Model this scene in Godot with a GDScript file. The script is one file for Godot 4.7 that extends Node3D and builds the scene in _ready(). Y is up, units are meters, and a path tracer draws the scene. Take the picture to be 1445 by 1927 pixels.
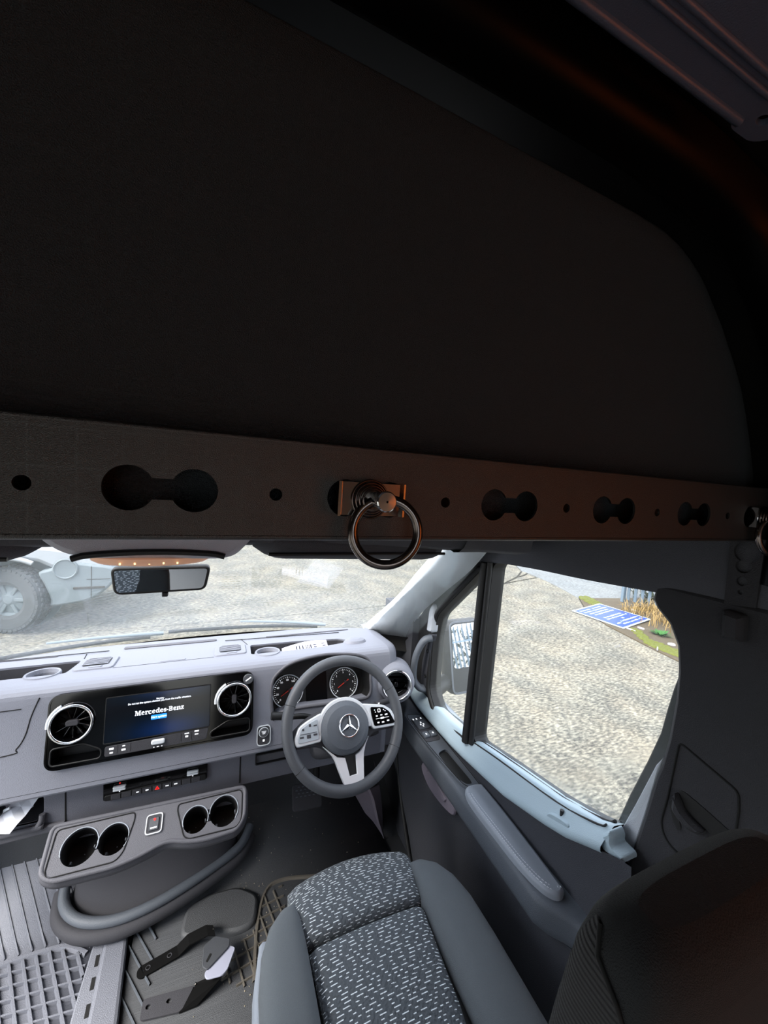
extends Node3D

# ---------------------------------------------------------------- set-up
var M := {}
var names := {}
var rng := RandomNumberGenerator.new()
var grain: ImageTexture
var felt_n: ImageTexture

func _ready() -> void:
	rng.seed = 77
	# camera: ultra-wide lens held under the roof behind the seats, tipped a little down and turned to the driver's door
	var cam := Camera3D.new()
	cam.name = "camera"
	cam.fov = 106.16
	cam.near = 0.02
	cam.far = 200.0
	cam.transform = Transform3D(Basis(Vector3(0.92026, 0.06770, 0.38539), Vector3(-0.03071, 0.99438, -0.10134), Vector3(-0.39009, 0.08143, 0.91717)), Vector3(0, 1.58, 0))
	add_child(cam)
	cam.current = true
	# sky and exposure: an even overcast
	var sm := ProceduralSkyMaterial.new()
	sm.sky_top_color = Color(0.86, 0.90, 0.96)
	sm.sky_horizon_color = Color(0.94, 0.96, 0.98)
	sm.ground_bottom_color = Color(0.62, 0.62, 0.60)
	sm.ground_horizon_color = Color(0.80, 0.81, 0.81)
	sm.sun_angle_max = 1.0
	var sky := Sky.new()
	sky.sky_material = sm
	var env := Environment.new()
	env.background_mode = Environment.BG_SKY
	env.sky = sky
	env.background_energy_multiplier = 1.0
	env.tonemap_mode = Environment.TONE_MAPPER_LINEAR
	env.tonemap_exposure = 4.2
	env.sdfgi_enabled = true
	env.ssao_enabled = true
	env.ssil_enabled = true
	var we := WorldEnvironment.new()
	we.name = "environment"
	we.environment = env
	add_child(we)
	# veiled sun to the left of the van: a broad soft source
	var sun := DirectionalLight3D.new()
	sun.name = "sun"
	sun.light_color = Color(1.0, 0.98, 0.95)
	sun.light_energy = 1.0
	sun.light_angular_distance = 40.0
	sun.sky_mode = DirectionalLight3D.SKY_MODE_LIGHT_ONLY
	sun.shadow_enabled = true
	sun.transform = Transform3D(Basis.looking_at(Vector3(0.74, -0.92, -0.22).normalized()), Vector3(-8, 6, 3))
	add_child(sun)
	make_materials()
	# the setting
	make_yard()
	make_van_shell()
	make_windscreen_side()
	# things
	make_driver_door()
	make_dashboard()
	make_infotainment()
	make_climate_panel()
	make_cup_console()
	make_cluster()
	make_steering()
	make_seat()
	make_floor_things()
	make_beam()
	make_overhead()
	make_parked_car()

# ---------------------------------------------------------------- helpers
func numbered(n: String) -> String:
	if not names.has(n):
		names[n] = 0
		return n
	names[n] += 1
	return "%s_%03d" % [n, names[n]]

func thing(called: String, label: String, category: String, at := Transform3D(), group := "") -> Node3D:
	var o := Node3D.new()
	o.name = numbered(called)
	add_child(o)
	o.transform = at
	tag(o, label, category, group)
	return o

func tag(o: Node, label: String, category := "", group := "", kind := "") -> void:
	o.set_meta("label", label)
	if category: o.set_meta("category", category)
	if group: o.set_meta("group", group)
	if kind: o.set_meta("kind", kind)

func ms(called: String, mesh: Mesh, m: Material, parent: Node = null) -> MeshInstance3D:
	var o := MeshInstance3D.new()
	o.name = numbered(called) if parent == null else called
	o.mesh = mesh
	o.material_override = m
	if parent == null: add_child(o)
	else: parent.add_child(o, true)
	return o

func obj(called: String, s: SurfaceTool, m: Material, parent: Node = null) -> MeshInstance3D:
	s.generate_normals()
	return ms(called, s.commit(), m, parent)

func struct(called: String, s: SurfaceTool, m: Material, label: String) -> MeshInstance3D:
	var o := obj(called, s, m)
	tag(o, label, "", "", "structure")
	return o

func st() -> SurfaceTool:
	var s := SurfaceTool.new()
	s.begin(Mesh.PRIMITIVE_TRIANGLES)
	return s

func tri(s: SurfaceTool, a: Vector3, b: Vector3, c: Vector3, g := 4294967295) -> void:
	s.set_smooth_group(g)
	s.add_vertex(a); s.add_vertex(c); s.add_vertex(b)

func quad(s: SurfaceTool, a: Vector3, b: Vector3, c: Vector3, d: Vector3, g := 4294967295) -> void:
	tri(s, a, b, c, g)
	tri(s, a, c, d, g)

# a frame whose x runs across the van, y up a surface tilted back by tilt degrees, z out of it towards the rear
func fr(o: Vector3, tilt: float) -> Transform3D:
	var t := deg_to_rad(tilt)
	return Transform3D(Basis(Vector3(1, 0, 0), Vector3(0, cos(t), -sin(t)), Vector3(0, sin(t), cos(t))), o)

func V2(a: Array) -> PackedVector2Array:
	var p := PackedVector2Array()
	for i in range(0, a.size(), 2): p.append(Vector2(a[i], a[i + 1]))
	return p

func V3(a: Array) -> PackedVector3Array:
	var p := PackedVector3Array()
	for i in range(0, a.size(), 3): p.append(Vector3(a[i], a[i + 1], a[i + 2]))
	return p

func ccw(p: PackedVector2Array) -> PackedVector2Array:
	var q := p.duplicate()
	if Geometry2D.is_polygon_clockwise(q) : q.reverse()
	# Godot calls a polygon clockwise in its y-down plane; make the area positive in y-up
	var a := 0.0
	for i in q.size():
		a += q[i].cross(q[(i + 1) % q.size()])
	if a < 0: q.reverse()
	return q

func inset(p: PackedVector2Array, d: float) -> PackedVector2Array:
	var q := PackedVector2Array()
	var n := p.size()
	for i in n:
		var e0 := (p[i] - p[(i + n - 1) % n]).normalized()
		var e1 := (p[(i + 1) % n] - p[i]).normalized()
		var m := (Vector2(-e0.y, e0.x) + Vector2(-e1.y, e1.x))
		if m.length() < 0.2: q.append(p[i]); continue
		m = m.normalized()
		var c := maxf(0.45, m.dot(Vector2(-e1.y, e1.x)))
		q.append(p[i] + m * d / c)
	return q

# rounded polygon: every corner of p is cut by an arc of radius r (or rs[i])
func rounded(p: PackedVector2Array, r: float, n := 5) -> PackedVector2Array:
	var q := PackedVector2Array()
	var k := p.size()
	for i in k:
		var a := p[(i + k - 1) % k]; var b := p[i]; var c := p[(i + 1) % k]
		var ra := minf(r, minf(a.distance_to(b), c.distance_to(b)) * 0.48)
		var s := b + (a - b).normalized() * ra
		var e := b + (c - b).normalized() * ra
		for j in n + 1:
			var t := float(j) / n
			q.append(s.lerp(b, t).lerp(b.lerp(e, t), t))
	return q

func rr(w: float, h: float, r: float, cx := 0.0, cy := 0.0, n := 5) -> PackedVector2Array:
	return rounded(V2([cx - w / 2, cy - h / 2, cx + w / 2, cy - h / 2, cx + w / 2, cy + h / 2, cx - w / 2, cy + h / 2]), r, n)

func circ(r: float, cx := 0.0, cy := 0.0, n := 32, ry := -1.0) -> PackedVector2Array:
	var q := PackedVector2Array()
	for i in n:
		q.append(Vector2(cx + r * cos(TAU * i / n), cy + (r if ry < 0 else ry) * sin(TAU * i / n)))
	return q

func ring3(p: PackedVector2Array, w: float, T: Transform3D) -> PackedVector3Array:
	var q := PackedVector3Array()
	for v in p: q.append(T * Vector3(v.x, v.y, w))
	return q

func cap(s: SurfaceTool, p0: PackedVector2Array, w: float, T: Transform3D, up: bool) -> void:
	var p := p0
	var idx := Geometry2D.triangulate_polygon(p)
	if idx.is_empty():
		# an inset outline that crosses itself at a tight corner: clean it first
		var big := PackedVector2Array()
		for v in p0: big.append(v * 1000.0)
		var best := PackedVector2Array()
		for q in Geometry2D.offset_polygon(big, -0.02):
			if q.size() > best.size(): best = q
		p = PackedVector2Array()
		for v in best: p.append(v / 1000.0)
		idx = Geometry2D.triangulate_polygon(p)
	for i in range(0, idx.size(), 3):
		var a := T * Vector3(p[idx[i]].x, p[idx[i]].y, w)
		var b := T * Vector3(p[idx[i + 1]].x, p[idx[i + 1]].y, w)
		var c := T * Vector3(p[idx[i + 2]].x, p[idx[i + 2]].y, w)
		var pos := (p[idx[i + 1]] - p[idx[i]]).cross(p[idx[i + 2]] - p[idx[i]]) > 0
		if pos == up: tri(s, a, b, c)
		else: tri(s, a, c, b)

func prism(s: SurfaceTool, pts: PackedVector2Array, w0: float, w1: float, bev := 0.0, T := Transform3D(), back := 0.0) -> void:
	var p := ccw(pts)
	var sm: int = 1 if p.size() > 9 else 4294967295
	var rings: Array[PackedVector3Array] = []
	var pb := inset(p, back) if back > 0 else p
	var pf := inset(p, bev) if bev > 0 else p
	rings.append(ring3(pb, w0, T))
	if back > 0: rings.append(ring3(p, w0 + back, T))
	if bev > 0:
		rings.append(ring3(p, w1 - bev, T))
		if bev > 0.0025:
			rings.append(ring3(inset(p, bev * 0.3), w1 - bev * 0.3, T))
	rings.append(ring3(pf, w1, T))
	var n := p.size()
	for k in rings.size() - 1:
		for i in n:
			var j := (i + 1) % n
			quad(s, rings[k][i], rings[k][j], rings[k + 1][j], rings[k + 1][i], sm)
	cap(s, pb, w0, T, false)
	cap(s, pf, w1, T, true)

# a flat frame: the band between two outlines with the same number of points, raised from w0 to w1
func band(s: SurfaceTool, a: PackedVector2Array, b: PackedVector2Array, w0: float, w1: float, T := Transform3D()) -> void:
	var n := a.size()
	for i in n:
		var j := (i + 1) % n
		quad(s, T * Vector3(a[i].x, a[i].y, w1), T * Vector3(a[j].x, a[j].y, w1), T * Vector3(b[j].x, b[j].y, w1), T * Vector3(b[i].x, b[i].y, w1))
		quad(s, T * Vector3(a[i].x, a[i].y, w0), T * Vector3(a[j].x, a[j].y, w0), T * Vector3(a[j].x, a[j].y, w1), T * Vector3(a[i].x, a[i].y, w1), 1)
		quad(s, T * Vector3(b[i].x, b[i].y, w1), T * Vector3(b[j].x, b[j].y, w1), T * Vector3(b[j].x, b[j].y, w0), T * Vector3(b[i].x, b[i].y, w0), 2)
		quad(s, T * Vector3(b[i].x, b[i].y, w0), T * Vector3(b[j].x, b[j].y, w0), T * Vector3(a[j].x, a[j].y, w0), T * Vector3(a[i].x, a[i].y, w0))

func bx(s: SurfaceTool, c: Vector3, size: Vector3, bev := 0.0, T := Transform3D()) -> void:
	var p := V2([-size.x / 2, -size.y / 2, size.x / 2, -size.y / 2, size.x / 2, size.y / 2, -size.x / 2, size.y / 2])
	if bev > 0: p = rounded(p, bev * 1.5, 3)
	prism(s, p, -size.z / 2, size.z / 2, bev, T * Transform3D(Basis(), c), bev)

# rows of points joined to a smooth surface; closed joins the ends of each row
func loft(s: SurfaceTool, rows: Array, closed := false, g := 0, uvs := 0.0) -> void:
	var vacc := 0.0
	for i in rows.size() - 1:
		var a: PackedVector3Array = rows[i]
		var b: PackedVector3Array = rows[i + 1]
		var n := a.size()
		var step := a[n / 2].distance_to(b[n / 2])
		var ua := 0.0
		var m := n if closed else n - 1
		for j in m:
			var k := (j + 1) % n
			var du := a[j].distance_to(a[k])
			s.set_smooth_group(g)
			if uvs > 0.0:
				var uv0 := Vector2(ua, vacc) * uvs; var uv1 := Vector2(ua + du, vacc) * uvs
				var uv2 := Vector2(ua + du, vacc + step) * uvs; var uv3 := Vector2(ua, vacc + step) * uvs
				for q in [[a[j], uv0], [b[k], uv2], [a[k], uv1], [a[j], uv0], [b[j], uv3], [b[k], uv2]]:
					s.set_uv(q[1]); s.add_vertex(q[0])
			else:
				for q in [a[j], b[k], a[k], a[j], b[j], b[k]]: s.add_vertex(q)
			ua += du
		vacc += step

func fan(s: SurfaceTool, ring: PackedVector3Array, flip := false, g := 4294967295) -> void:
	var c := Vector3.ZERO
	for p in ring: c += p / ring.size()
	for i in ring.size():
		var j := (i + 1) % ring.size()
		if flip: tri(s, c, ring[j], ring[i], g)
		else: tri(s, c, ring[i], ring[j], g)

func tube(s: SurfaceTool, path: PackedVector3Array, r: float, n := 10, closed := false, flat := 1.0, r1 := -1.0) -> void:
	var rows: Array = []
	var count := path.size()
	var up := Vector3.UP
	var first := (path[1] - path[0]).normalized()
	if absf(first.dot(up)) > 0.9: up = Vector3.RIGHT
	for i in count:
		var d: Vector3
		if closed: d = path[(i + 1) % count] - path[(i + count - 1) % count]
		else: d = path[mini(i + 1, count - 1)] - path[maxi(i - 1, 0)]
		d = d.normalized()
		up = (up - d * up.dot(d)).normalized()
		var side := d.cross(up)
		var rad := r if r1 < 0 else lerpf(r, r1, float(i) / (count - 1))
		var ring := PackedVector3Array()
		for k in n:
			var a := TAU * k / n
			ring.append(path[i] + (side * cos(a) + up * sin(a) * flat) * rad)
		rows.append(ring)
	if closed: rows.append(rows[0])
	loft(s, rows, true, 1)
	if not closed:
		fan(s, rows[0], false)
		fan(s, rows[count - 1], true)

func lathe(s: SurfaceTool, prof: PackedVector2Array, T := Transform3D(), n := 36) -> void:
	var rows: Array = []
	for p in prof:
		var ring := PackedVector3Array()
		for k in n:
			ring.append(T * Vector3(p.x * cos(TAU * k / n), p.x * sin(TAU * k / n), p.y))
		rows.append(ring)
	for i in rows.size() - 1: loft(s, [rows[i], rows[i + 1]], true, 10 + i if prof[i].distance_to(prof[i + 1]) > 0.004 else 1)

func torus(s: SurfaceTool, R: float, r: float, T := Transform3D(), n := 48, m := 12, flat := 1.0) -> void:
	var rows: Array = []
	for i in n + 1:
		var a := TAU * i / n
		var ring := PackedVector3Array()
		for k in m:
			var b := TAU * k / m
			var q := R + r * cos(b)
			ring.append(T * Vector3(q * cos(a), q * sin(a), r * flat * sin(b)))
		rows.append(ring)
	loft(s, rows, true, 1)

func spline(p: PackedVector3Array, n := 6, closed := false) -> PackedVector3Array:
	var q := PackedVector3Array()
	var k := p.size()
	var last := k if closed else k - 1
	for i in last:
		var a := p[(i + k - 1) % k] if closed else p[maxi(i - 1, 0)]
		var b := p[i]
		var c := p[(i + 1) % k]
		var d := p[(i + 2) % k] if closed else p[mini(i + 2, k - 1)]
		for j in n: q.append(b.cubic_interpolate(c, a, d, float(j) / n))
	if not closed: q.append(p[k - 1])
	return q

func spline2(p: PackedVector2Array, n := 6, closed := false) -> PackedVector2Array:
	var a := PackedVector3Array()
	for v in p: a.append(Vector3(v.x, v.y, 0))
	var q := PackedVector2Array()
	for v in spline(a, n, closed): q.append(Vector2(v.x, v.y))
	return q

# solid body cut by prisms: each solid is [outline, frame, from w, to w]
func carve(called: String, base: Array, cuts: Array, m: Material, parent: Node = null) -> CSGPolygon3D:
	var root := CSGPolygon3D.new()
	set_poly(root, base)
	root.name = numbered(called) if parent == null else called
	root.material_override = m
	for c in cuts:
		var k := CSGPolygon3D.new()
		k.name = "cut"
		set_poly(k, c)
		k.transform = root.transform.affine_inverse() * k.transform
		k.operation = CSGShape3D.OPERATION_SUBTRACTION
		root.add_child(k, true)
	if parent == null: add_child(root)
	else: parent.add_child(root, true)
	return root

func set_poly(k: CSGPolygon3D, b: Array) -> void:
	k.polygon = ccw(b[0])
	k.mode = CSGPolygon3D.MODE_DEPTH
	k.depth = b[3] - b[2]
	var T: Transform3D = b[1]
	k.transform = T * Transform3D(Basis(), Vector3(0, 0, b[3]))

func text(called: String, str: String, h: float, T: Transform3D, m: Material, parent: Node, serif := false, bold := false) -> MeshInstance3D:
	var f := SystemFont.new()
	f.font_names = PackedStringArray(["Droid Serif" if serif else "Droid Sans"])
	if bold: f.font_weight = 700
	var t := TextMesh.new()
	t.text = str
	t.font = f
	t.font_size = 32
	t.pixel_size = h / 24.0
	t.depth = 0.0004
	var o := ms(called, t, m, parent)
	o.transform = T
	return o

func at(x: float, y: float, z: float) -> Transform3D:
	return Transform3D(Basis(), Vector3(x, y, z))

# ---------------------------------------------------------------- materials
func mat(c: Color, rough := 0.6, metal := 0.0, bump := 0.0, scale := 18.0, spec := 0.5) -> StandardMaterial3D:
	var m := StandardMaterial3D.new()
	m.albedo_color = c
	m.roughness = rough
	m.metallic = metal
	m.metallic_specular = spec
	if bump > 0.0:
		m.normal_enabled = true
		m.normal_texture = grain
		m.normal_scale = bump
		m.uv1_triplanar = true
		m.uv1_scale = Vector3.ONE * scale
	return m

func glow(c: Color, e: float) -> StandardMaterial3D:
	var m := mat(c, 0.4)
	m.emission_enabled = true
	m.emission = c
	m.emission_energy_multiplier = e
	return m

func noise(seed_: int, freq: float, oct := 3, type := FastNoiseLite.TYPE_SIMPLEX_SMOOTH) -> FastNoiseLite:
	var n := FastNoiseLite.new()
	n.seed = seed_
	n.noise_type = type
	n.frequency = freq
	n.fractal_octaves = oct
	return n

func noise_bytes(size: int, seed_: int, freq: float, oct := 3) -> PackedByteArray:
	var im := noise(seed_, freq, oct).get_seamless_image(size, size)
	im.convert(Image.FORMAT_L8)
	return im.get_data()

func normal_tex(size: int, seed_: int, freq: float, strength: float, oct := 2) -> ImageTexture:
	var im := noise(seed_, freq, oct).get_seamless_image(size, size)
	im.convert(Image.FORMAT_RGBA8)
	im.bump_map_to_normal_map(strength)
	return ImageTexture.create_from_image(im)

func make_concrete(size: int, seed_: int, base: Color, spread: float, warm: float) -> ImageTexture:
	var big := noise_bytes(size, seed_, 0.006, 4)
	var fine := noise_bytes(size, seed_ + 1, 0.16, 2)
	var mid := noise_bytes(size, seed_ + 2, 0.05, 3)
	var data := PackedByteArray()
	data.resize(size * size * 3)
	for y in size:
		for x in size:
			var i := y * size + x
			# brushed finish: the fine noise is drawn out along one direction
			var j := y * size + (x / 3)
			var v := 0.40 * (big[i] / 255.0 - 0.5) + 0.45 * (mid[i] / 255.0 - 0.5) + 1.1 * (fine[j] / 255.0 - 0.5)
			if fine[i] > 196: v += 0.35
			if fine[i] < 62: v -= 0.38
			var k := 1.0 + spread * v
			var w := warm * (big[(i + size * 37) % (size * size)] / 255.0 - 0.5)
			data[i * 3] = clampi(int(255.0 * base.r * k * (1.0 + w)), 0, 255)
			data[i * 3 + 1] = clampi(int(255.0 * base.g * k), 0, 255)
			data[i * 3 + 2] = clampi(int(255.0 * base.b * k * (1.0 - w)), 0, 255)
	return ImageTexture.create_from_image(Image.create_from_data(size, size, false, Image.FORMAT_RGB8, data))

# woven seat cloth: dark grey with short pale dashes in rows, each set off from the next
func make_dashes() -> ImageTexture:
	var w := 512
	var h := 512
	var im := Image.create(w, h, false, Image.FORMAT_RGB8)
	im.fill(Color(0.30, 0.325, 0.345))
	var r := RandomNumberGenerator.new()
	r.seed = 5
	for k in 60000:
		var g := 0.25 + 0.12 * r.randf()
		im.set_pixel(r.randi() % w, r.randi() % h, Color(g, g * 1.03, g * 1.1))
	var rows := 32
	for row in rows:
		var y := int(row * h / rows) + 5
		var x := (row * 53) % 37
		while x < w:
			var l := 15 if r.randf() < 0.68 else 33
			for q in l:
				for dy in 4:
					var g := 0.86 + 0.12 * r.randf()
					if (q + 1) % 17 == 0: g *= 0.75
					im.set_pixel((x + q) % w, (y + dy) % h, Color(g * 0.95, g * 0.98, g))
			x += l + 14 + r.randi() % 34
	return ImageTexture.create_from_image(im)

func make_materials() -> void:
	grain = normal_tex(256, 3, 0.11, 5.0, 2)
	felt_n = normal_tex(256, 9, 0.16, 14.0, 3)
	M.dash = mat(Color(0.45, 0.46, 0.50), 0.62, 0.0, 0.35, 14.0)
	M.dash_dark = mat(Color(0.31, 0.31, 0.335), 0.65, 0.0, 0.4, 14.0)
	M.tray = mat(Color(0.20, 0.20, 0.22), 0.8, 0.0, 0.4, 16.0)
	M.black = mat(Color(0.05, 0.05, 0.055), 0.55)
	M.hole = mat(Color(0.02, 0.02, 0.022), 0.7)
	M.strap = mat(Color(0.03, 0.03, 0.032), 0.85, 0.0, 0.0, 18.0, 0.25)
	M.gloss = mat(Color(0.018, 0.018, 0.022), 0.08)
	M.gap = mat(Color(0.03, 0.03, 0.035), 0.9)
	M.chrome = mat(Color(0.92, 0.93, 0.95), 0.12, 1.0)
	M.satin = mat(Color(0.84, 0.86, 0.88), 0.30, 0.12)
	M.steel = mat(Color(0.62, 0.60, 0.58), 0.22, 1.0)
	M.dark_steel = mat(Color(0.42, 0.39, 0.38), 0.2, 1.0)
	M.door = mat(Color(0.31, 0.33, 0.36), 0.6, 0.0, 0.4, 14.0)
	M.door_low = mat(Color(0.22, 0.225, 0.25), 0.75, 0.0, 0.5, 14.0)
	M.belt = mat(Color(0.63, 0.70, 0.74), 0.55, 0.0, 0.3, 14.0)
	M.pillar = mat(Color(0.70, 0.72, 0.75), 0.7, 0.0, 0.4, 16.0)
	M.rubber = mat(Color(0.075, 0.075, 0.08), 0.6)
	M.leather = mat(Color(0.27, 0.28, 0.30), 0.5, 0.0, 0.5, 22.0)
	M.pad = mat(Color(0.54, 0.565, 0.60), 0.5, 0.0, 0.45, 20.0)
	M.thread = mat(Color(0.80, 0.81, 0.84), 0.7)
	M.white = mat(Color(0.88, 0.89, 0.92), 0.7)
	M.mark = glow(Color(0.85, 0.86, 0.88), 0.25)
	M.paper = mat(Color(0.86, 0.86, 0.95), 0.8)
	M.ink = mat(Color(0.16, 0.16, 0.2), 0.8)
	M.red = glow(Color(0.95, 0.12, 0.10), 0.35)
	M.needle = mat(Color(0.85, 0.22, 0.16), 0.5)
	M.felt = mat(Color(0.195, 0.215, 0.235), 0.95, 0.0, 0.0)
	M.felt.normal_enabled = true
	M.felt.normal_texture = felt_n
	M.felt.normal_scale = 0.7
	M.felt.uv1_triplanar = true
	M.felt.uv1_scale = Vector3.ONE * 18.0
	M.liner = mat(Color(0.27, 0.275, 0.30), 0.92, 0.0, 0.5, 14.0)
	M.liner_dark = mat(Color(0.17, 0.17, 0.185), 0.92, 0.0, 0.5, 14.0)
	M.powder = mat(Color(0.10, 0.098, 0.10), 0.40, 0.0, 0.8, 36.0, 0.95)
	M.black_paint = mat(Color(0.03, 0.03, 0.033), 0.4)
	M.roof_paint = mat(Color(0.30, 0.33, 0.40), 0.28, 0.0, 0.15, 20.0)
	M.body_grey = mat(Color(0.50, 0.53, 0.57), 0.18)
	M.body_grey.clearcoat_enabled = true
	M.mat_rubber = mat(Color(0.42, 0.43, 0.465), 0.55, 0.0, 0.5, 12.0)
	M.mat_rib = mat(Color(0.40, 0.41, 0.445), 0.5, 0.0, 0.4, 12.0)
	M.floor_dark = mat(Color(0.215, 0.222, 0.235), 0.7, 0.0, 0.6, 12.0)
	M.dusty = mat(Color(0.36, 0.34, 0.31), 0.85, 0.0, 0.8, 12.0)
	M.purple = mat(Color(0.42, 0.395, 0.44), 0.7, 0.0, 0.4, 14.0)
	M.cloth = mat(Color(0.355, 0.375, 0.39), 0.95, 0.0, 0.9, 26.0)
	M.cloth.rim_enabled = true
	M.cloth.rim = 0.25
	M.cloth_dark = mat(Color(0.095, 0.103, 0.11), 0.95, 0.0, 0.9, 26.0)
	M.dash_cloth = mat(Color(1, 1, 1), 0.95)
	M.dash_cloth.albedo_texture = make_dashes()
	M.dash_cloth.uv1_scale = Vector3(1, 1, 1)
	M.dash_cloth.normal_enabled = true
	M.dash_cloth.normal_texture = grain
	M.dash_cloth.normal_scale = 0.6
	M.glass = mat(Color(0.93, 0.97, 0.97, 0.05), 0.0)
	M.glass.metallic_specular = 0.33
	M.glass.transparency = BaseMaterial3D.TRANSPARENCY_ALPHA
	M.screen_glass = M.glass.duplicate()
	M.screen_glass.albedo_color = Color(0.93, 0.97, 0.97, 0.12)
	M.painted_reflection = mat(Color(0.95, 0.96, 0.98, 0.24), 0.7)  # translucent white that paints a reflection on the windscreen
	M.painted_reflection.backlight_enabled = true
	M.painted_reflection.backlight = Color(0.7, 0.7, 0.72)
	M.painted_reflection.transparency = BaseMaterial3D.TRANSPARENCY_ALPHA
	M.mirror = mat(Color(0.93, 0.95, 0.96), 0.02, 1.0)
	M.tyre = mat(Color(0.27, 0.285, 0.30), 0.9, 0.0, 0.6, 6.0)  # grey made paler to paint in the windscreen glare
	M.car_white = mat(Color(0.62, 0.64, 0.66), 0.25)
	M.car_plastic = mat(Color(0.40, 0.44, 0.46), 0.7)
	M.ply = mat(Color(0.50, 0.34, 0.20), 0.6)
	M.metal_panel = mat(Color(0.42, 0.43, 0.45), 0.5)
	M.lamp = glow(Color(1.0, 0.72, 0.42), 4.0)
	M.strip = glow(Color(0.85, 0.66, 0.55), 0.06)
	# yard
	M.concrete = mat(Color.WHITE, 0.92)
	M.concrete.albedo_texture = make_concrete(1024, 21, Color(0.362, 0.351, 0.312), 0.85, 0.05)
	M.concrete.uv1_triplanar = true
	M.concrete.uv1_world_triplanar = true
	M.concrete.uv1_scale = Vector3.ONE / 4.4
	M.asphalt = mat(Color.WHITE, 0.92)
	M.asphalt.albedo_texture = make_concrete(512, 41, Color(0.36, 0.375, 0.38), 0.35, 0.02)
	M.asphalt.uv1_triplanar = true
	M.asphalt.uv1_world_triplanar = true
	M.asphalt.uv1_scale = Vector3.ONE / 3.0
	M.soil = mat(Color(0.27, 0.235, 0.17), 0.95, 0.0, 1.0, 3.0)
	M.joint = mat(Color(0.19, 0.18, 0.16), 0.95)
	M.moss = mat(Color(0.29, 0.31, 0.07), 0.95)
	M.straw = mat(Color(0.52, 0.43, 0.25), 0.9)
	M.weed = mat(Color(0.13, 0.33, 0.09), 0.8)
	M.leaf = mat(Color(0.16, 0.19, 0.10), 0.9)
	M.galv = mat(Color(0.40, 0.47, 0.53), 0.5, 0.35)
	M.sign_blue = mat(Color(0.045, 0.19, 0.50), 0.45)
	M.sign_white = mat(Color(0.60, 0.64, 0.67), 0.5)

# ---------------------------------------------------------------- the yard outside
const G := -0.65

func FL(y: float) -> Transform3D:      # lays an outline (x, -z) flat at height y
	return Transform3D(Basis(Vector3(1, 0, 0), Vector3(0, 0, -1), Vector3(0, 1, 0)), Vector3(0, y, 0))

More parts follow.
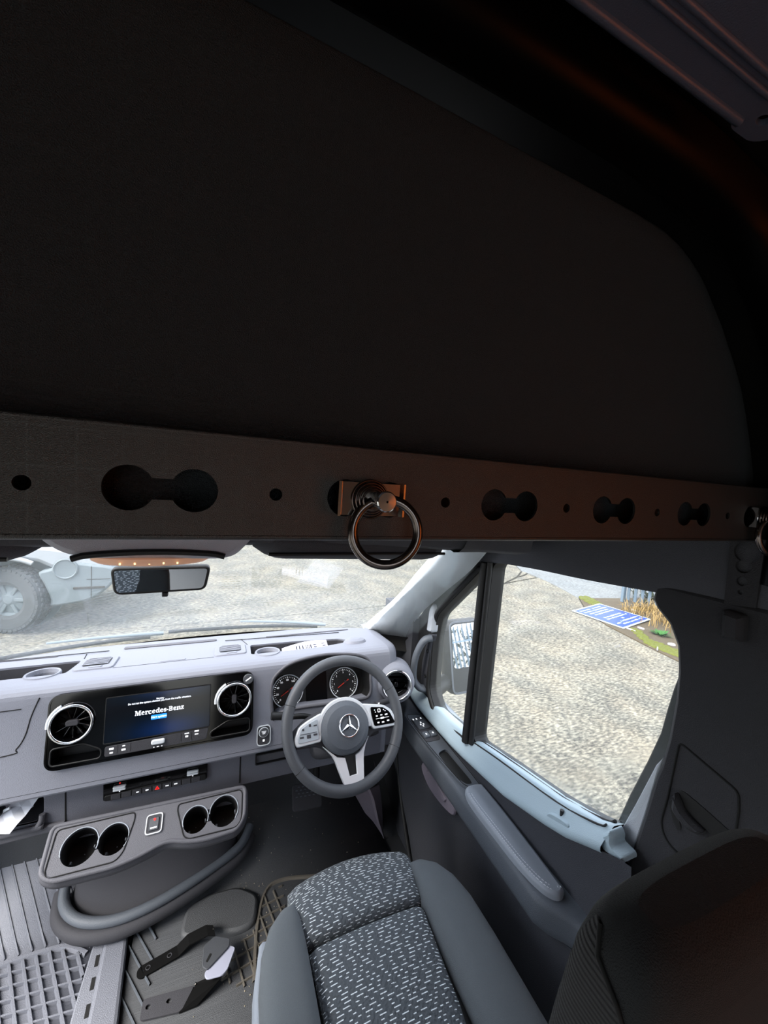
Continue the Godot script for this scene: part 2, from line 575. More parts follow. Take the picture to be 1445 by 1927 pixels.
func make_yard() -> void:
	var s := st()
	prism(s, V2([-24, -16, 12, -16, 12, 26, -24, 26]), -0.35, -0.03, 0.0, FL(G))
	var ground := struct("ground", s, M.joint, "dark sub-base showing in the joints of the concrete yard")
	# concrete slabs, poured in bays: one joint runs across in front of the van
	var near := V2([-24, -16, 5.4, -16, 5.7, 0, 5.9, 3.0, 6.0, 3.6, 6.18, 4.4, 6.45, 5.02, 7.12, 5.77, 7.33, 6.35, 7.53, 6.98, 7.62, 7.42, 6.7, 7.19, 5.85, 6.92, 3.8, 6.27, 2, 6.06, -0.7, 5.95, -24, 5.9])
	var far := V2([-24, 5.925, -0.7, 5.975, 2, 6.085, 3.8, 6.295, 5.85, 6.955, 6.3, 7.16, 7.13, 7.66, 7.69, 8.14, 8.06, 8.78, 11, 13, 11, 26, -24, 26])
	var bit1 := V2([6.42, 7.17, 6.75, 7.25, 7.60, 7.48, 7.70, 7.86, 7.36, 7.64, 7.14, 7.58])
	var bit2 := V2([7.20, 7.66, 7.34, 7.70, 7.72, 7.93, 7.67, 8.06])
	for p in [near, far, bit1, bit2]:
		s = st()
		prism(s, p, -0.18, 0.0, 0.012, FL(G))
		obj("concrete_slab", s, M.concrete, ground)
	s = st()
	prism(s, V2([7.15, 5.80, 7.36, 6.36, 7.56, 6.98, 7.66, 7.45, 7.75, 7.88, 7.71, 8.10, 8.10, 8.78, 11.1, 13, 30, 13, 30, 5.4, 8.3, 5.55]), -0.2, -0.008, 0.01, FL(G))
	struct("road", s, M.asphalt, "smooth pale grey asphalt beyond the broken concrete edge")
	# verge with soil, moss, dead grass
	s = st()
	prism(s, V2([5.42, -16, 5.72, 0, 5.92, 3.0, 6.02, 3.6, 6.20, 4.4, 6.47, 5.02, 7.14, 5.77, 8.3, 5.53, 12, 5.3, 12, -16]), -0.2, 0.01, 0.01, FL(G))
	struct("verge", s, M.soil, "strip of bare brown soil between concrete yard and fence")
	moss("moss", V2([7.20, 5.82, 7.40, 5.80, 7.28, 5.34, 6.97, 5.27, 7.05, 5.57]), 260, "patch of yellow-green moss behind the far corner of the blue board")
	moss("moss", V2([6.50, 4.2, 6.53, 4.05, 6.28, 3.75, 6.33, 3.4, 6.36, 3.0, 6.2, 2.9, 6.06, 3.3, 6.05, 3.6, 6.25, 3.9]), 420, "band of yellow-green moss along the concrete edge below the dead grass")
	var r := RandomNumberGenerator.new()
	r.seed = 12
	s = st()
	for i in 2600:
		var z := r.randf_range(-4.95, 9.0) if i > 1100 else r.randf_range(-4.95, -2.5)
		var fx := 7.95 - 0.12 * (z + 5.35)
		var x := fx - absf(r.randfn(0.0, 0.30)) - 0.02
		if x < 6.45 + 0.25 * r.randf() and z < -2.5: continue
		blade(s, Vector3(x, G, z), r.randf_range(0.10, 0.36), r, 0.006)
	var o := obj("dead_grass", s, M.straw)
	tag(o, "dry straw-coloured dead grass growing along the foot of the fence", "grass", "", "stuff")
	s = st()
	for i in 70:
		var a := r.randf() * TAU
		var l := r.randf_range(0.06, 0.13)
		var b := Vector3(6.72, G + 0.01, -3.85) + Vector3(cos(a), 0, sin(a)) * r.randf() * 0.09
		var d := Vector3(cos(a), r.randf_range(0.3, 1.0), sin(a)).normalized() * l
		var w := d.cross(Vector3.UP).normalized() * 0.016
		tri(s, b, b + d * 0.55 + w, b + d); tri(s, b, b + d, b + d * 0.55 - w)
	tag(obj("weed", s, M.weed), "small bright green leafy weed amid the dead grass", "weed")
	# scraps of litter
	var spots := [Vector3(7.57, G, -4.87), Vector3(6.66, G, -4.13), Vector3(6.45, G, -3.52), Vector3(6.034, G, -3.473), Vector3(6.40, G, -4.14)]
	var sizes := [Vector2(0.16, 0.10), Vector2(0.10, 0.05), Vector2(0.12, 0.09), Vector2(0.16, 0.02), Vector2(0.17, 0.03)]
	var says := ["white scrap of litter beside far long edge of blue board", "small white scrap of litter lying by nearest corner of blue board", "white crumpled scrap of litter between moss and green weed", "thin white stick on bare concrete edge below the moss", "pale strip of litter under the near edge of blue board"]
	for i in 5:
		s = st()
		var p := PackedVector2Array()
		for k in 9: p.append(Vector2(cos(TAU * k / 9), sin(TAU * k / 9)) * sizes[i] * r.randf_range(0.4, 0.6))
		prism(s, p, 0.0, 0.02, 0.006, Transform3D(Basis(Vector3.UP, 0.7 + i) * FL(0).basis, spots[i] + Vector3(0, 0.012, 0)))
		tag(obj("litter", s, mat(Color(0.62, 0.62, 0.64), 0.8)), says[i], "litter", "white scraps by the verge")
	make_fence()
	# overgrown hedge behind the pales
	s = st()
	for i in 5200:
		var u := r.randf_range(-0.4, 15.5)
		var h := r.randf()
		var p := Vector3(8.0, G, -5.35) + Vector3(-0.12, 0, 1).normalized() * u + Vector3(1, 0, 0.12).normalized() * r.randf_range(0.35, 0.95) + Vector3(0, h * (1.75 + 0.25 * sin(u * 1.7)), 0)
		var d := Vector3(r.randfn(), r.randfn(), r.randfn()).normalized() * r.randf_range(0.05, 0.12)
		var w := d.cross(Vector3(r.randfn(), r.randfn(), r.randfn())).normalized() * 0.03
		quad(s, p - d, p + w, p + d, p - w)
	tag(obj("hedge", s, M.leaf), "dark overgrown hedge showing between the pales of the fence", "hedge", "", "stuff")
	make_board()

func moss(called: String, area: PackedVector2Array, n: int, label: String) -> void:
	var r := RandomNumberGenerator.new()
	r.seed = n
	var s := st()
	var lo := area[0]; var hi := area[0]
	for p in area: lo = lo.min(p); hi = hi.max(p)
	var done := 0
	while done < n:
		var p := Vector2(r.randf_range(lo.x, hi.x), r.randf_range(lo.y, hi.y))
		if not Geometry2D.is_point_in_polygon(p, area): continue
		done += 1
		var q := r.randf_range(0.02, 0.055)
		var prof := V2([q, 0.0, q * 0.85, q * 0.3, q * 0.45, q * 0.52, 0.001, q * 0.6])
		lathe(s, prof, FL(G + 0.004).translated(Vector3(p.x, 0, -p.y)), 7)
	tag(obj(called, s, M.moss), label, "moss", "", "stuff")

func blade(s: SurfaceTool, b: Vector3, l: float, r: RandomNumberGenerator, w: float) -> void:
	var a := r.randf() * TAU
	var d := Vector3(cos(a), 0, sin(a))
	var k := d.cross(Vector3.UP) * w
	var m := b + Vector3.UP * l * 0.55 + d * l * r.randf_range(0.05, 0.3)
	var e := m + Vector3.UP * l * r.randf_range(-0.1, 0.4) + d * l * r.randf_range(0.2, 0.6)
	quad(s, b - k, b + k, m + k * 0.8, m - k * 0.8)
	tri(s, m - k * 0.8, m + k * 0.8, e)

func make_fence() -> void:
	# palisade fence: W-section pales with split tops, two rails, posts
	var A := Vector3(8.0, G, -5.35)
	var dir := Vector3(-0.12, 0, 1).normalized()
	var out := Vector3(-dir.z, 0, dir.x)
	var F := thing("palisade_fence", "blue-grey galvanised steel palisade fence beyond the verge", "fence", Transform3D(Basis(dir, Vector3.UP, dir.cross(Vector3.UP)), A))
	var s := st()
	# W profile, local x along the fence, z across
	var prof := V2([-0.034, 0.012, -0.024, -0.006, -0.008, -0.008, 0.0, 0.004, 0.008, -0.008, 0.024, -0.006, 0.034, 0.012])
	var a := PackedVector3Array(); var b := PackedVector3Array(); var c := PackedVector3Array()
	for p in prof:
		a.append(Vector3(p.x, 0.06, p.y)); b.append(Vector3(p.x, 1.86, p.y))
		c.append(Vector3(p.x * 0.25, 1.98, p.y - 0.02))
	loft(s, [a, b, c], false, 4294967295)
	var a2 := PackedVector3Array(); var b2 := PackedVector3Array(); var c2 := PackedVector3Array()
	for i in a.size():
		a2.append(a[i] + Vector3(0, 0, -0.003)); b2.append(b[i] + Vector3(0, 0, -0.003)); c2.append(c[i] + Vector3(0, 0, -0.003))
	loft(s, [a2, b2, c2], false, 4294967295)
	s.generate_normals()
	var pale := s.commit()
	for i in 96:
		var m := ms("pale", pale, M.galv, F)
		m.position = Vector3(0.06 + i * 0.155, 0.004 * sin(i * 2.3), 0)
		m.rotation.z = 0.012 * sin(i * 5.1)
	for h in [0.45, 1.55]:
		s = st()
		bx(s, Vector3(7.5, h, 0.02), Vector3(15.0, 0.05, 0.006), 0.001)
		bx(s, Vector3(7.5, h - 0.022, 0.04), Vector3(15.0, 0.006, 0.04), 0.001)
		obj("rail", s, M.galv, F)
	for i in 6:
		s = st()
		bx(s, Vector3(i * 2.95, 0.95, 0.075), Vector3(0.06, 1.9, 0.07), 0.004)
		obj("post", s, M.galv, F)

func make_board() -> void:
	var A := Vector3(6.52, G + 0.03, -5.112); var B := Vector3(7.357, G + 0.055, -5.25)
	var D := Vector3(6.317, G + 0.02, -4.195)
	var ex := (B - A).normalized(); var ey := (A - D).normalized()
	var ez := ex.cross(ey).normalized()
	ey = ez.cross(ex)
	var T := Transform3D(Basis(ex, ey, ez), D)
	var W := 0.96; var H := 0.94
	var o := thing("sign_board", "blue sign board with white border and lettering lying on the ground", "sign", T)
	var s := st()
	prism(s, rr(W, H, 0.03, W / 2, H / 2), -0.006, 0.002, 0.0015)
	obj("panel", s, M.sign_white, o)
	s = st()
	prism(s, rr(W - 0.07, H - 0.07, 0.02, W / 2, H / 2), 0.002, 0.004)
	obj("blue_field", s, M.sign_blue, o)
	# the lettering cannot be read from the van: rows of short worn strokes
	var r := RandomNumberGenerator.new()
	r.seed = 31
	s = st()
	var rows := [[0.86, 0.10, 0.42], [0.86, 0.50, 0.80], [0.775, 0.10, 0.36], [0.775, 0.42, 0.82], [0.69, 0.14, 0.76], [0.61, 0.18, 0.80], [0.44, 0.20, 0.74], [0.365, 0.17, 0.82], [0.16, 0.12, 0.24], [0.19, 0.30, 0.84], [0.10, 0.22, 0.86], [0.275, 0.50, 0.56]]
	for row in rows:
		var x: float = row[1]
		while x < row[2]:
			var w := r.randf_range(0.014, 0.032)
			var h := r.randf_range(0.026, 0.042)
			prism(s, V2([x, row[0] * H, x + w, row[0] * H, x + w * r.randf_range(0.6, 1.0), row[0] * H + h, x + w * 0.1, row[0] * H + h]), 0.004, 0.0055)
			x += w + r.randf_range(0.004, 0.01) + (0.025 if r.randf() < 0.15 else 0.0)
	obj("lettering", s, M.sign_white, o)
	o.get_node("lettering").set_meta("label", "rows of white lettering")

func make_parked_car() -> void:
	# pale pick-up parked side-on ahead and to the left; its nose points to the right
	var o := thing("pickup", "white pick-up with grey bumper and chunky tyre paled with painted glare parked ahead", "car", at(0, 0, -6.0))
	var s := st()
	# side profile from nose to tail, extruded over its width
	var side := V2([-1.30, 0.16, -1.34, 0.30, -1.55, 0.40, -1.95, 0.47, -2.9, 0.58, -3.05, 0.62, -3.7, 1.15, -4.9, 1.2, -5.1, 0.62, -6.6, 0.6, -6.6, -0.1, -3.1, -0.2, -2.90, -0.2, -2.86, 0.02, -2.72, 0.20, -2.52, 0.29, -2.30, 0.30, -2.10, 0.26, -1.96, 0.18])
	prism(s, side, -1.78, -0.02, 0.06, at(0, 0, 0), 0.06)
	obj("body", s, M.car_white, o)
	# grey plastic bumper wrapping the front corner
	s = st()
	var bump := V2([-1.868, 0.285, -1.95, 0.19, -2.08, 0.14, -2.02, -0.02, -1.955, -0.22, -1.95, -0.30, -1.69, -0.275, -1.51, -0.218, -1.36, -0.10, -1.25, 0.05, -1.245, 0.12, -1.33, 0.20, -1.55, 0.24])
	prism(s, spline2(bump, 3, true), -1.8, 0.01, 0.03, at(0, 0, 0), 0.03)
	obj("bumper", s, M.car_plastic, o)
	s = st()
	lathe(s, V2([0.135, 0.01, 0.135, 0.02, 0.12, 0.03, 0.11, 0.018, 0.02, 0.014, 0.001, 0.014]), at(-1.80, 0.185, 0))
	obj("lamp_recess", s, M.car_plastic, o)
	s = st()
	bx(s, Vector3(-1.53, 0.0, 0.012), Vector3(0.008, 0.42, 0.004))
	bx(s, Vector3(-1.45, 0.04, 0.012), Vector3(0.26, 0.008, 0.004))
	bx(s, Vector3(-1.55, -0.07, 0.016), Vector3(0.34, 0.03, 0.016), 0.006)
	obj("panel_gap", s, M.joint, o)
	# flared arch lip
	s = st()
	var lip := PackedVector3Array()
	for i in 19:
		var a := deg_to_rad(60 + i * 6.0)
		lip.append(Vector3(-2.40 + 0.53 * cos(a), -0.20 + 0.53 * sin(a), 0.0))
	tube(s, lip, 0.03, 8)
	obj("arch_lip", s, M.car_white, o)
	s = st()
	prism(s, circ(0.50, -2.40, -0.2, 30), -0.35, -0.30)
	obj("arch_liner", s, M.car_plastic, o)
	# wheel steered a little so that its tread shows
	for wx in [-2.39, -5.7]:
		var w := Node3D.new()
		w.name = "wheel"
		o.add_child(w, true)
		w.transform = Transform3D(Basis(Vector3.UP, -0.35 if wx > -3 else 0.0), Vector3(wx, -0.22, -0.17 if wx > -3 else -0.2))
		s = st()
		lathe(s, V2([0.20, 0.09, 0.24, 0.11, 0.36, 0.118, 0.40, 0.105, 0.418, 0.08, 0.42, 0.0, 0.418, -0.08, 0.40, -0.105, 0.36, -0.118, 0.20, -0.1]), Transform3D(), 48)
		for i in 40:
			var a := TAU * i / 40
			for q in [-0.07, -0.022, 0.026, 0.074]:
				var b := a + (0.06 if absf(q) > 0.05 else 0.0)
				bx(s, Vector3.ZERO, Vector3(0.046, 0.016, 0.036), 0.003, Transform3D(Basis(Vector3(0, 0, 1), b) * Basis(Vector3(0, 0, 1), PI / 2), Vector3(cos(b), sin(b), 0) * 0.423 + Vector3(0, 0, q)) * Transform3D(Basis(Vector3(0, 1, 0), 0.25 if q > 0 else -0.25), Vector3.ZERO))
			bx(s, Vector3.ZERO, Vector3(0.03, 0.05, 0.012), 0.003, Transform3D(Basis(Vector3(0, 0, 1), a), Vector3(cos(a), sin(a), 0) * 0.385 + Vector3(0, 0, 0.114)))
		obj("tyre", s, M.tyre, w)
		s = st()
		lathe(s, V2([0.205, 0.09, 0.20, 0.06, 0.18, 0.03, 0.10, 0.05, 0.05, 0.075, 0.001, 0.078]), Transform3D(), 36)
		for i in 6:
			bx(s, Vector3(0.14, 0, 0.045), Vector3(0.2, 0.045, 0.04), 0.008, Transform3D(Basis(Vector3(0, 0, 1), TAU * i / 6), Vector3.ZERO))
		obj("rim", s, M.car_plastic, w)

# ---------------------------------------------------------------- the van's shell
# outline of the high roof's cross-section, right half (x, y)
func roof_section() -> PackedVector2Array:
	return V2([0.875, 1.45, 0.872, 1.63, 0.835, 1.73, 0.785, 1.81, 0.73, 1.87, 0.66, 1.925, 0.58, 1.965, 0.40, 1.985, 0.0, 1.99])

func full_section(grow := 0.0) -> PackedVector2Array:
	var r := inset(ccw(mirror_x(roof_section())), -grow) if grow > 0 else mirror_x(roof_section())
	return r

func mirror_x(h: PackedVector2Array) -> PackedVector2Array:
	var q := h.duplicate()
	for i in range(h.size() - 2, -1, -1): q.append(Vector2(-h[i].x, h[i].y))
	return q

func make_van_shell() -> void:
	var s := st()
	# roof: skin with thickness, from over the windscreen to the rear doors
	var sec := roof_section()
	var full := mirror_x(sec)
	var inner := PackedVector3Array(); var outer := PackedVector3Array()
	for p in full:
		inner.append(Vector3(p.x, p.y, 0)); outer.append(Vector3(p.x * 1.04, 1.45 + (p.y - 1.45) * 1.06, 0))
	var back := PackedVector3Array(); var backo := PackedVector3Array(); var fronti := PackedVector3Array(); var fronto := PackedVector3Array()
	for i in inner.size():
		fronti.append(inner[i] + Vector3(0, 0, -0.42)); fronto.append(outer[i] + Vector3(0, 0, -0.42))
		back.append(inner[i] + Vector3(0, 0, 3.2)); backo.append(outer[i] + Vector3(0, 0, 3.2))
	loft(s, [fronti, back], false, 2)
	loft(s, [fronto, backo], false, 3)
	loft(s, [fronti, fronto], false, 4)
	loft(s, [back, backo], false, 5)
	struct("ceiling", s, M.black_paint, "dark painted inner skin of the van's high roof")
	# cap closing the overhead space above the cab, in front of the felt panel
	s = st()
	var front := PackedVector3Array(); var nose := PackedVector3Array(); var low := PackedVector3Array()
	for p in full:
		front.append(Vector3(p.x * 1.04, 1.45 + (p.y - 1.45) * 1.06, -0.41))
		nose.append(Vector3(p.x * 0.97, 1.47 + (p.y - 1.45) * 0.5, -0.85))
		low.append(Vector3(p.x * 0.93, 1.47 + (p.y - 1.45) * 0.06, -1.02))
	loft(s, [front, nose, low], false, 2)
	struct("trim_7", s, M.black_paint, "front cap of the high roof over the windscreen")
	# cab roof lining over the seats
	s = st()
	prism(s, V2([-0.86, 0.40, 0.86, 0.40, 0.86, 0.70, -0.86, 0.70]), 0.0, 0.015, 0.0, FL(1.525))
	struct("trim_1", s, M.liner, "dark grey lining of the low cab roof ahead of the beam")
	s = st()
	var slope: Array = []
	for q in [[1.527, -0.68], [1.495, -0.86], [1.46, -0.99]]:
		slope.append(PackedVector3Array([Vector3(-0.84, q[0], q[1]), Vector3(0, q[0], q[1]), Vector3(0.84, q[0], q[1])]))
	loft(s, slope, false, 1)
	struct("trim_10", s, M.liner, "front slope of the cab roof lining down to the windscreen header")
	# load floor and cab floor
	s = st()
	prism(s, V2([-0.88, -3.2, 0.88, -3.2, 0.88, 1.0, 0.80, 1.50, -0.80, 1.50, -0.88, 1.0]), -0.1, -0.012, 0.0, FL(0))
	struct("floor", s, M.floor_dark, "dark moulded floor of the cab and load space")
	# load-space sides: closed on the driver's side, sliding door open on the other
	s = st()
	bx(s, Vector3(0.90, 0.72, 1.56), Vector3(0.04, 1.5, 3.3))
	bx(s, Vector3(0.850, 0.92, 1.66), Vector3(0.012, 1.62, 3.0))
	struct("wall_right", s, M.ply, "plywood-lined load-space side behind the driver")
	s = st()
	prism(s, V2([-3.2, -0.05, 0.25, -0.05, 0.25, 1.48, -0.05, 1.48, -0.05, 0.02, -2.1, 0.02, -2.1, 1.48, -3.2, 1.48]), 0.0, 0.04, 0.0, Transform3D(Basis(Vector3(0, 0, -1), Vector3.UP, Vector3(1, 0, 0)), Vector3(-0.92, 0, 0)))
	struct("wall_left", s, M.metal_panel, "load-space side with the open sliding door")
	s = st()
	bx(s, Vector3(0.46, 0.98, 3.2), Vector3(0.94, 2.1, 0.04))
	bx(s, Vector3(-0.94, 0.98, 3.66), Vector3(0.04, 2.1, 0.92))
	struct("wall_back", s, M.metal_panel, "rear doors of the load space, one leaf standing open")
	# firewall below the dashboard and toe board
	s = st()
	prism(s, V2([1.40, -0.05, 1.43, -0.012, 1.62, 0.12, 1.665, 0.45, 1.665, 0.68, 1.70, 0.68, 1.70, -0.1, 1.40, -0.1]), -0.86, 0.86, 0.0, Transform3D(Basis(Vector3(0, 0, -1), Vector3.UP, Vector3(1, 0, 0)), Vector3.ZERO))
	struct("wall_front", s, M.floor_dark, "dark toe board and bulkhead under the dashboard")
	# passenger's side of the cab (outside the picture): the door stands wide open, only sill, posts and roof rail close it in
	s = st()
	bx(s, Vector3(-0.88, -0.02, -0.85), Vector3(0.06, 0.10, 1.6), 0.01)
	bx(s, Vector3(-0.88, 0.75, -0.16), Vector3(0.06, 1.5, 0.28), 0.01)
	bx(s, Vector3(-0.88, 0.42, -1.60), Vector3(0.06, 0.9, 0.30), 0.01)
	bx(s, Vector3(-0.86, 1.46, -0.62), Vector3(0.06, 0.12, 0.9), 0.01)
	struct("wall_cab", s, M.body_grey, "sill, posts and roof rail round the open passenger doorway")
	s = st()
	var op := Transform3D(Basis(Vector3.UP, -1.25), Vector3(-0.90, 0, -1.46))
	bx(s, Vector3(0, 0.35, 0.55), Vector3(0.06, 0.75, 1.05), 0.02, op)
	bx(s, Vector3(0, 1.40, 0.60), Vector3(0.04, 0.05, 0.85), 0.01, op)
	bx(s, Vector3(0, 1.05, 1.03), Vector3(0.04, 0.70, 0.05), 0.01, op)
	struct("door_2", s, M.door, "passenger door standing open")
	# body below the waist on the driver's side, outside of the door skin, and the sill
	s = st()
	bx(s, Vector3(0.90, 0.28, -0.86), Vector3(0.03, 0.75, 1.66), 0.01)
	bx(s, Vector3(0.86, -0.03, -0.9), Vector3(0.12, 0.06, 1.2), 0.01)
	struct("trim_8", s, M.body_grey, "outer skin of the driver's door and sill")

func glass_pt(u: float, v: float) -> Vector3:
	# the windscreen: raked back, bowed in plan and leaning in towards the roof
	var w := 1.0 - 0.10 * v
	var x := u * 0.80 * w
	return Vector3(x, lerpf(0.885, 1.465, v), lerpf(-1.70, -0.985, v) + (0.30 if u > 0 else 0.24) * absf(u) ** 2.4 * (0.8 - 0.3 * v))

func make_windscreen_side() -> void:
	var s := st()
	for side in 2:
		var rows: Array = []
		for j in 13:
			var row := PackedVector3Array()
			for i in 25: row.append(glass_pt(-1.0 + i / 12.0, j / 12.0) + Vector3(0, 0.004, -0.003) * side)
			rows.append(row)
		loft(s, rows, false, 1 + side)
	struct("window_1", s, M.screen_glass, "clear raked windscreen of the van")
	# black band at the foot of the glass
	s = st()
	var a := PackedVector3Array(); var b := PackedVector3Array(); var c := PackedVector3Array()
	for i in 33:
		var u := -1.0 + i / 16.0
		a.append(glass_pt(u, 0.035) + Vector3(0, 0.0, 0.012)); b.append(glass_pt(u, -0.005) + Vector3(0, -0.004, 0.014))
		c.append(glass_pt(u, -0.03) + Vector3(0, -0.03, 0.05))
	loft(s, [a, b, c], false, 1)
	struct("trim_2", s, M.gap, "black printed band along the foot of the windscreen")
	# a reflection in the glass, painted as a milky translucent patch
	s = st()
	var f: Array = []
	for j in 5:
		var row := PackedVector3Array()
		for i in 7:
			var t := i / 6.0
			var q := j / 4.0
			var e := V2([0.315, 0.595, 0.36, 0.772, 0.49, 0.712, 0.47, 0.532])
			var p: Vector2 = e[0].lerp(e[3], t).lerp(e[1].lerp(e[2], t), q)
			row.append(glass_pt(p.x, p.y) + Vector3(0, -0.004 - 0.002 * sin(i * 2.0 + j), 0.006))
		f.append(row)
	loft(s, f, false, 1)
	tag(obj("reflection_patch", s, M.painted_reflection), "milky translucent patch painted as a reflection in the windscreen", "reflection")
	# A pillar, driver's side: an inner face and a return towards the door
	s = st()
	var pa := V3([0.60, 0.90, -1.54, 0.655, 1.09, -1.365, 0.655, 1.23, -1.185, 0.66, 1.345, -1.055, 0.66, 1.47, -0.93])
	var pb := V3([0.705, 0.87, -1.55, 0.73, 1.04, -1.42, 0.725, 1.19, -1.235, 0.72, 1.32, -1.075, 0.72, 1.47, -0.92])
	var pc := V3([0.775, 0.82, -1.50, 0.775, 1.0, -1.40, 0.765, 1.17, -1.20, 0.75, 1.315, -1.01, 0.745, 1.47, -0.86])
	var pd := V3([0.82, 0.78, -1.56, 0.82, 1.0, -1.46, 0.80, 1.2, -1.26, 0.79, 1.36, -1.05, 0.79, 1.49, -0.9])
	var pe := V3([0.62, 0.90, -1.62, 0.70, 1.09, -1.45, 0.69, 1.24, -1.27, 0.69, 1.37, -1.12, 0.69, 1.49, -1.0])
	var rows2: Array = []
	for q in [pe, pa, pb, pc, pd]: rows2.append(spline(q, 5))
	loft(s, rows2, false, 1)
	struct("trim_3", s, M.pillar, "grey plastic trim of the windscreen pillar by the driver's door")
	s = st()
	for side in [pe, pa, pb, pc, pd]:
		for i in side.size(): side[i].x = -side[i].x - 0.13
	rows2.clear()
	for q in [pe, pa, pb, pc, pd]: rows2.append(spline(q, 5))
	loft(s, rows2, false, 1)
	struct("trim_4", s, M.pillar, "windscreen pillar on the passenger side")
	# bonnet seen through the glass
	s = st()
	var bon: Array = []
	for j in 7:
		var v := j / 6.0
		var row := PackedVector3Array()
		for i in 17:
			var u := -1.0 + i / 8.0
			row.append(Vector3(u * lerpf(0.92, 0.80, v), lerpf(0.80, 0.60, v) - 0.08 * absf(u) ** 3 - 0.10 * v * v + 0.0, lerpf(-1.82, -2.36, v) + 0.10 * absf(u) ** 2.5))
		bon.append(row)
	loft(s, bon, false, 1)
	var lip := PackedVector3Array()
	for p in bon[6]: lip.append(p + Vector3(0, -0.5, -0.06))
	loft(s, [bon[6], lip], false, 2)
	tag(obj("bonnet", s, M.body_grey), "silver-grey bonnet of the van beyond the windscreen", "bonnet")
	# scuttle panel between bonnet and glass
	s = st()
	a = PackedVector3Array(); b = PackedVector3Array()
	for i in 17:
		var u := -1.0 + i / 8.0
		a.append(glass_pt(u, -0.02) + Vector3(0, 0.0, -0.01)); b.append(bon[0][i] + Vector3(0, -0.01, 0.02))
	loft(s, [a, b], false, 1)
	struct("trim_5", s, M.car_plastic, "plastic scuttle panel under the wipers")
	# wipers
	for k in 2:
		var o := thing("wiper", ["windscreen wiper resting at foot of glass ahead of the driver", "windscreen wiper resting at foot of glass on passenger side"][k], "wiper", Transform3D(), "windscreen wipers")
		var u0: float = [0.52, -0.30][k]
		var u1: float = [-0.22, -0.98][k]
		s = st()
		var path := PackedVector3Array()
		for i in 13:
			var t := i / 12.0
			path.append(glass_pt(lerpf(u0, u1, t), lerpf(0.018, 0.06, t)) + Vector3(0, 0.012, -0.012))
		tube(s, path, 0.007, 6)
		obj("blade", s, M.rubber, o)
		s = st()
		path = PackedVector3Array()
		for i in 9:
			var t := i / 8.0
			path.append(glass_pt(lerpf(u0 + 0.05, lerpf(u0, u1, 0.55), t), lerpf(-0.02, 0.055, t)) + Vector3(0, 0.03, -0.02))
		tube(s, path, 0.012, 6, false, 0.6, 0.006)
		obj("arm", s, M.car_plastic, o)

# ---------------------------------------------------------------- driver's door and the side of the cab
func SD(x: float) -> Transform3D:      # side-on frame: first coordinate runs forward, second up, third outwards to the right
	return Transform3D(Basis(Vector3(0, 0, -1), Vector3.UP, Vector3(1, 0, 0)), Vector3(x, 0, 0))

func side_rows(D: Array, prof: Callable) -> Array:
	var rows: Array = []
	for d in D:
		var p: PackedVector2Array = prof.call(d)
		var row := PackedVector3Array()
		for q in p: row.append(Vector3(q.x, q.y, -d))
		rows.append(row)
	return rows

func lut(xs: Array, ys: Array, x: float) -> float:
	for i in xs.size() - 1:
		if x <= xs[i + 1]:
			return lerpf(ys[i], ys[i + 1], clampf((x - xs[i]) / (xs[i + 1] - xs[i]), 0, 1))
	return ys[-1]

const BD := [0.40, 0.46, 0.50, 0.542, 0.643, 0.858, 1.0, 1.1, 1.23, 1.42, 1.56]
const BY := [0.895, 0.885, 0.866, 0.841, 0.807, 0.762, 0.728, 0.712, 0.700, 0.715, 0.73]
const ID := [0.40, 0.46, 0.50, 0.61, 0.80, 1.0, 1.07, 1.2, 1.32, 1.42, 1.56]
const IY := [0.87, 0.86, 0.838, 0.778, 0.720, 0.690, 0.682, 0.676, 0.676, 0.69, 0.70]

